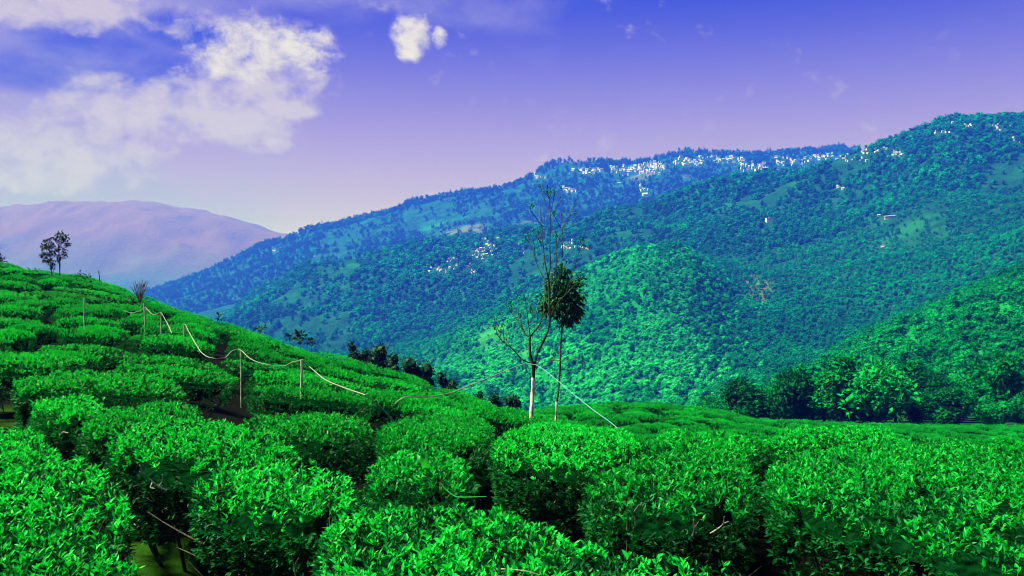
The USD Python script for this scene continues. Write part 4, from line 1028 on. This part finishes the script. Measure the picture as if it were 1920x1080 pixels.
# the bare fan-shaped shrub
YS = 37.0; s0 = base_on(262, 550, YS)
sh = thing('bare_shrub', s0, 'leafless fan-shaped shrub sticking up from the left ridge', 'shrub')
for k, (tx, ty) in enumerate(((244, 537), (250, 530), (254, 527), (258, 531), (261, 526), (264, 533), (267, 525), (271, 529), (274, 526), (278, 528), (277, 540), (248, 545))):
    part('branch', rel(limb([(262 + rng.normal(0, 0.8), 572), ((262 * 0.6 + tx * 0.4), 552), (tx, ty)], .022, .010, YS, rng.uniform(-.5, .5)), s0), BARK, sh)
    tw = rng.uniform(-5, 5)
    part('branch', rel(limb([((262 + tx) / 2, (552 + ty) / 2), ((262 + tx * 2) / 3 + tw * .6, (545 + ty * 2) / 3 - 2), (tx + tw, ty + rng.uniform(-2, 6))], .012, .006, YS, rng.uniform(-.5, .5)), s0), BARK, sh)
POST = m_bark('weathered_post', (0.10, 0.12, 0.085), (0.36, 0.40, 0.27), 26.0, 0.2)
DARKPOST = m_bark('dark_post', (0.012, 0.012, 0.012), (0.04, 0.036, 0.034), 26.0, 0.2)
POSTS = {}
def post(px, py_top, py_bot, label, r=0.035, mat=None, lean=0.0, Yw=None, name='fence_post'):
    p = pick(px, py_bot, 0.16) if Yw is None else at(px, py_bot, Yw)
    Yp = float(p[1])
    b = p - [0, 0, 0.8]
    t0 = at(px + lean, py_top, Yp)
    mid = (p + t0) / 2 + [0.006, 0, 0]
    v, f = tube(curve([b, p, mid, t0], 9), np.linspace(r * 0.75, r * 0.62, 9), 8)
    m_ = usdkit.mesh(stage, numbered(name), (v - b, f), mat or POST, smooth=40)
    m_.AddTranslateOp().Set(Gf.Vec3d(*map(float, b)))
    tag(m_, label, 'post')
    POSTS[px] = (t0, Yp)
post(565, 674, 712, 'tallest pale green post, carrying the pipe in the middle of the left slope', 0.032, lean=0)
post(452, 657, 680, 'short thin post lifting the pipe between its two long sags', 0.022)
post(272, 568, 601, 'pale leaning post high on the slope where the pipe is tied', 0.045, lean=-2)
post(302, 586, 608, 'thin dark green post just right of the pale leaning pipe post', 0.03)
post(345, 608, 622, 'stub of a post with the looped pipe end', 0.03)
post(158, 560, 592, 'thin pale stick post among the tea, left of the pipe', 0.03, lean=-1)
post(187, 508, 527, 'dark lone stick on the ridge, right of the two trees', 0.03, DARKPOST, lean=-2, Yw=41.0, name='ridge_stick')

# small weeds along the ridge and the dark trees behind it
def weed(px, py, Yw, h_px, w_px, n, label, mat=None, leaf=0.12, name='ridge_weed'):
    s = Yw / FP; b = base_on(px, py, Yw)
    t = thing(name, b, label, 'plant')
    top_ = at(px, py - h_px, Yw)
    part('stem', rel(tube(curve([b, (b + top_) / 2 + [0.02, 0, 0], top_], 8), np.linspace(0.018, 0.006, 8), 5), b), BARK, t)
    q = at(px, py - h_px * 0.5, Yw)
    u = rng.normal(0, 0.5, (n, 3))
    bb = q + u * [w_px * s, w_px * s, h_px * 0.45 * s]
    l = leaf * rng.uniform(0.6, 1.4, n)
    part('leaves', rel(leaves(bb, unit(u + rng.normal(0, 0.5, (n, 3)) + [0, 0, 0.3]), l, l * 0.4, rng, True), b), mat or DARKLEAF, t, kind='stuff')
weed(148, 522, 41.0, 12, 5, 24, 'little leafy weed on the ridge left of the lone stick')
weed(68, 512, 42.0, 7, 7, 26, 'low tuft on the ridge left of the two trees')
weed(163, 524, 41.0, 8, 6, 40, 'dark low tuft on the ridge beside the little weed')
weed(410, 597, 33.0, 10, 6, 26, 'small dark sprout on the skyline above the pipe sag')
weed(562, 640, 32.0, 16, 8, 60, 'dark spiky withered plant on the skyline above the tall post', leaf=0.17)
weed(543, 636, 32.5, 9, 8, 50, 'low dark plant left of the spiky withered one on the skyline')
weed(583, 645, 31.5, 8, 8, 50, 'low dark plant right of the spiky withered one on the skyline')
weed(488, 620, 32.5, 7, 9, 40, 'low tuft on the skyline midway between pipe posts')
weed(2, 496, 43.0, 14, 6, 90, 'dark bush top at the left picture edge on the ridge')
rng = np.random.default_rng(61)
HILLTREE = m_leaf('hill_tree_leaf', [(0, (0.001, 0.020, 0.008)), (1, (0.004, 0.060, 0.018))], 0.6, 0.15, 0.15)
for px, ptop, Yw, wpx, lab in ((660, 645, 52, 15, 'pointed dark tree top behind the left slope, first of the dark trees'), (683, 658, 53, 13, 'low round dark tree beside the pointed one behind the slope'), (713, 652, 52, 20, 'broad shaggy dark green tree behind the slope'), (700, 664, 50, 12, 'small dark tree between the pointed and the broad one'),
                        (738, 668, 54, 14, 'lower dark tree right of the broad shaggy one'), (772, 680, 50, 22, 'rounded dark tree behind the shoulder of the slope'), (800, 688, 51, 18, 'dark tree right of the rounded one on the shoulder'), (832, 702, 48, 18, 'dark angular tree at the end of the slope'), (848, 716, 47, 12, 'last low dark tree at the end of the slope'),
                        (900, 741, 50, 13, 'small dark shrub under the rising pipe'), (930, 740, 52, 12, 'second small dark shrub left of the white trunk'), (962, 746, 50, 18, 'dark dome-shaped bush left of the white trunk')):
    s = Yw / FP; b = base_on(px, 0, Yw)
    foot = CY - b[2] / Yw * FP
    t = thing('hill_tree', b, lab, 'tree')
    part('trunk', rel(limb([(px, foot + 4), (px + 1, (foot + ptop) / 2), (px, ptop + 10)], .07, .03, Yw), b), BARK, t)
    ms = []
    hh = foot - ptop
    for k in range(9):
        f_ = k / 8
        c = at(px + rng.uniform(-1, 1) * wpx * 1.0 * (0.35 + f_ * 0.65), ptop + 4 + f_ * min(hh - 10, 55), Yw + rng.uniform(-.4, .4))
        r = wpx * s * rng.uniform(0.55, 0.85) * (0.5 + 0.5 * f_ if px in (660, 832) else 0.9)
        v, f = lump(r * 0.8, rng, 1, 0.2); ms.append((v + c, f))
        d = unit(rng.normal(0, 1, (90, 3)))
        l = 0.16 * rng.uniform(0.6, 1.4, 90)
        ms.append(leaves(c + d * r * rng.uniform(0.7, 1.1, (90, 1)), unit(d + rng.normal(0, .6, (90, 3))), l, l * 0.5, rng, False))
    part('crown', rel(join(ms), b), HILLTREE, t, kind='stuff')

# ------------------------------------------------------------------ the water pipe
PIPE = m_plain('pale_pipe_plastic', (0.135, 0.137, 0.135), 0.7, 0.2, 6.0, 0.4)
BLUEPIPE = m_plain('blue_pipe_plastic', (0.05, 0.17, 0.25), 0.6, 0.2, 6.0, 0.4)
def fronted(px, py, Y):
    """Y, brought in front of the leaves where they would hide the point."""
    return min(Y, float(pick(px, py, 0.30)[1]) - 0.10)
def yof(px, py, dy=0.0):
    return float(pick(px, py)[1]) + dy
y4, y3, y2, y1, y0 = (POSTS[k][1] for k in (565, 452, 272, 302, 345))
def span(nodes, n, front=True):
    """nodes: (column, row, distance); distances given as None are filled in evenly."""
    ns = [list(a) for a in nodes]
    ks = [i for i, a in enumerate(ns) if a[2] is not None]
    for i, a in enumerate(ns):
        if a[2] is None:
            a[2] = float(np.interp(i, ks, [ns[k][2] for k in ks]))
    q = curve(np.array([[a[0], a[1], a[2] * 40.0] for a in ns]), n)
    Y = q[:, 2] / 40.0
    if front:
        Y = np.array([fronted(a, b, c) for a, b, c in zip(q[:, 0], q[:, 1], Y)])
        k = np.array([np.min(Y[max(0, i - 3):i + 4]) for i in range(n)])
        Y = np.convolve(np.pad(k, 4, mode='edge'), np.ones(9) / 9, 'valid')
    return np.array([at(a, b, c) for a, b, c in zip(q[:, 0], q[:, 1], Y)])
p0 = span([(233, 583, y2 + 0.6), (248, 586, None), (262, 583, None), (271, 576, y2 - 0.06), (280, 584, None), (288, 590, None), (296, 588, None), (300, 586, y1 - 0.06), (310, 600, None), (322, 625, y1 - 1.0)], 60)
p1 = span([(343, 612, y0 + 0.1), (346, 608, y0 - 0.06), (352, 618, None), (364, 640, None), (380, 663, None), (392, 670, None), (406, 672, None), (421, 671, None), (435, 658, None), (446, 655, None), (452, 657, y3 - 0.05), (470, 673, None), (490, 681, None), (520, 686, None), (532, 686, None), (548, 679, None), (565, 676, y4 - 0.06), (575, 683, None), (590, 696, None), (610, 712, None), (640, 725, None), (684, 740, 20.0)], 130)
p1 = np.vstack([p1, p1[-1] + [[0.12, 0.2, -0.14], [0.22, 0.45, -0.32]]])
p2 = span([(740, 758, 15.6), (752, 748, 15.6), (765, 744, 15.8), (800, 744, 16.4), (840, 738, None), (880, 723, None), (930, 703, None), (975, 685, None), (988, 682, YT - 0.09), (1002, 683.5, YT - 0.13)], 60, False)
yend = 16.0
p3 = span([(1002, 683.5, YT - 0.13), (1012, 688, None), (1040, 709, None), (1075, 739, None), (1110, 767, None), (1158, 803, yend), (1176, 822, yend - 0.2)], 50, False)
o = p1[0]
pipe = thing('water_pipe', o, 'thin pale water pipe strung on posts down the slope to the white trunk', 'pipe')
part('pipe_length', rel(tube(p1, 0.0056, 6), o), PIPE, pipe)
part('pipe_length', rel(tube(p2, 0.0105, 6), o), PIPE, pipe)
part('pipe_length', rel(tube(p3, 0.0065, 6), o), BLUEPIPE, pipe, label='bluish length from the white trunk down to the right')
o = p0[0]
usd_ = usdkit.mesh(stage, numbered('upper_pipe'), (tube(p0, 0.0075, 6)[0] - o, tube(p0, 0.0075, 6)[1]), PIPE, smooth=40)
usd_.AddTranslateOp().Set(Gf.Vec3d(*map(float, o)))
tag(usd_, 'separate upper end of pale pipe hanging on the leaning post high on the slope', 'pipe')

# ------------------------------------------------------------------ weeds and dead twigs between the near bushes
WEED = m_leaf('weed_leaf', [(0, (0.010, 0.20, 0.035)), (1, (0.020, 0.34, 0.05))], 0.45, 0.25, 0.35)
def blade(b, tip, w, bend, n=7):
    """One broad pointed leaf from b to tip."""
    t = np.linspace(0, 1, n)
    d = tip - b; side = unit(np.cross(d, [0.2, -1, 0.3])); nrm = unit(np.cross(side, d))
    mid = b + d * t[:, None] + nrm * (bend * np.sin(t * np.pi))[:, None]
    ww = w * np.sin(np.pi * np.clip(t, 0.02, 0.99) ** 0.75)
    v = np.stack([mid - side * ww[:, None] + nrm * ww[:, None] * 0.3, mid, mid + side * ww[:, None] + nrm * ww[:, None] * 0.3], 1).reshape(-1, 3)
    f = []
    for i in range(n - 1):
        for j in range(2):
            a = i * 3 + j
            f += [[a, a + 1, a + 4], [a, a + 4, a + 3]]
    return v, np.array(f)
def blades(name, label, px, py, Yw, tips, w, mat=WEED):
    b = at(px, py, Yw)
    t = thing(name, b, label, 'plant')
    for tx, ty, dd in tips:
        m_ = blade(at(px + (tx - px) * 0.15, py, Yw), at(tx, ty, Yw + dd), w, 0.03)
        part('leaf', rel(m_, b), mat, t, smooth=True)
blades('broad_leaf_weed', 'broad leaf of a weed leaning out of the dark gap beside the mossy path', 418, 1056, 4.9, [(466, 1020, -0.15), (505, 1066, 0.1), (400, 1030, -0.05)], 0.032)
blades('tall_weed', 'pair of tall pointed leaves rising from the little shaggy bush', 795, 880, 5.75, [(790, 833, 0), (800, 848, -.1), (782, 852, 0.05)], 0.020)
blades('tall_weed', 'single pale upright leaf in front of the right tea terrace, left of the others', 1284, 832, 8.6, [(1288, 800, 0), (1292, 806, -.05)], 0.020)
blades('tall_weed', 'two pale upright leaves in front of the right tea terrace', 1336, 838, 8.4, [(1338, 798, 0), (1361, 804, 0), (1332, 808, -.1)], 0.024)
TWIG = m_bark('dead_twig_bark', (0.06, 0.056, 0.05), (0.20, 0.19, 0.175), 60.0)
def twig(label, Yw, paths, r=0.006, mat=TWIG):
    o = at(*paths[0][0], Yw)
    t = thing('dead_twig', o, label, 'twig')
    for i, pa in enumerate(paths):
        part('branch', rel(limb(pa, r * (1 if i == 0 else 0.7), r * 0.4, Yw, -0.08), o), mat, t)
twig('long pale dead twig in the black hollow of the long rounded bush', 5.05, [[(312, 920), (292, 908), (272, 890), (262, 872)], [(286, 904), (282, 912), (290, 916)], [(298, 911), (306, 900), (304, 890)], [(272, 890), (262, 884)]], 0.006)
twig('forked dead twig on the dark front of the dense bush right of centre', 4.55, [[(1192, 985), (1189, 965), (1184, 955), (1178, 944)], [(1188, 962), (1196, 950), (1204, 942)], [(1184, 955), (1186, 942)]], 0.005)
twig('pale dead twig at the foot of the very large right bush', 4.3, [[(1332, 1000), (1345, 992), (1356, 982), (1358, 968)], [(1345, 992), (1338, 984)], [(1356, 982), (1366, 978)]], 0.005)
twig('thin dead twigs under the dense bush, bottom right of the black gap', 4.5, [[(1298, 1005), (1302, 990), (1300, 975)], [(1302, 990), (1310, 978)]], 0.0045)
twig('pale crooked twig in the slot between the two left middle bushes', 6.6, [[(112, 818), (120, 810), (128, 812)], [(120, 810), (124, 802)]], 0.006)
twig('long bent grass stalk lying before the little shaggy bush', 5.3, [[(826, 906), (840, 922), (858, 932), (885, 932), (912, 931)]], 0.005, WEED)
twig('thin pale straw lying across the bottom centre bush', 3.72, [[(925, 1069), (950, 1067), (980, 1070), (1012, 1078)]], 0.0035)
twig('pale thin twigs on the dark side of the squarish bush', 4.35, [[(555, 1080), (552, 1062), (546, 1040)], [(552, 1062), (560, 1046)]], 0.0045)
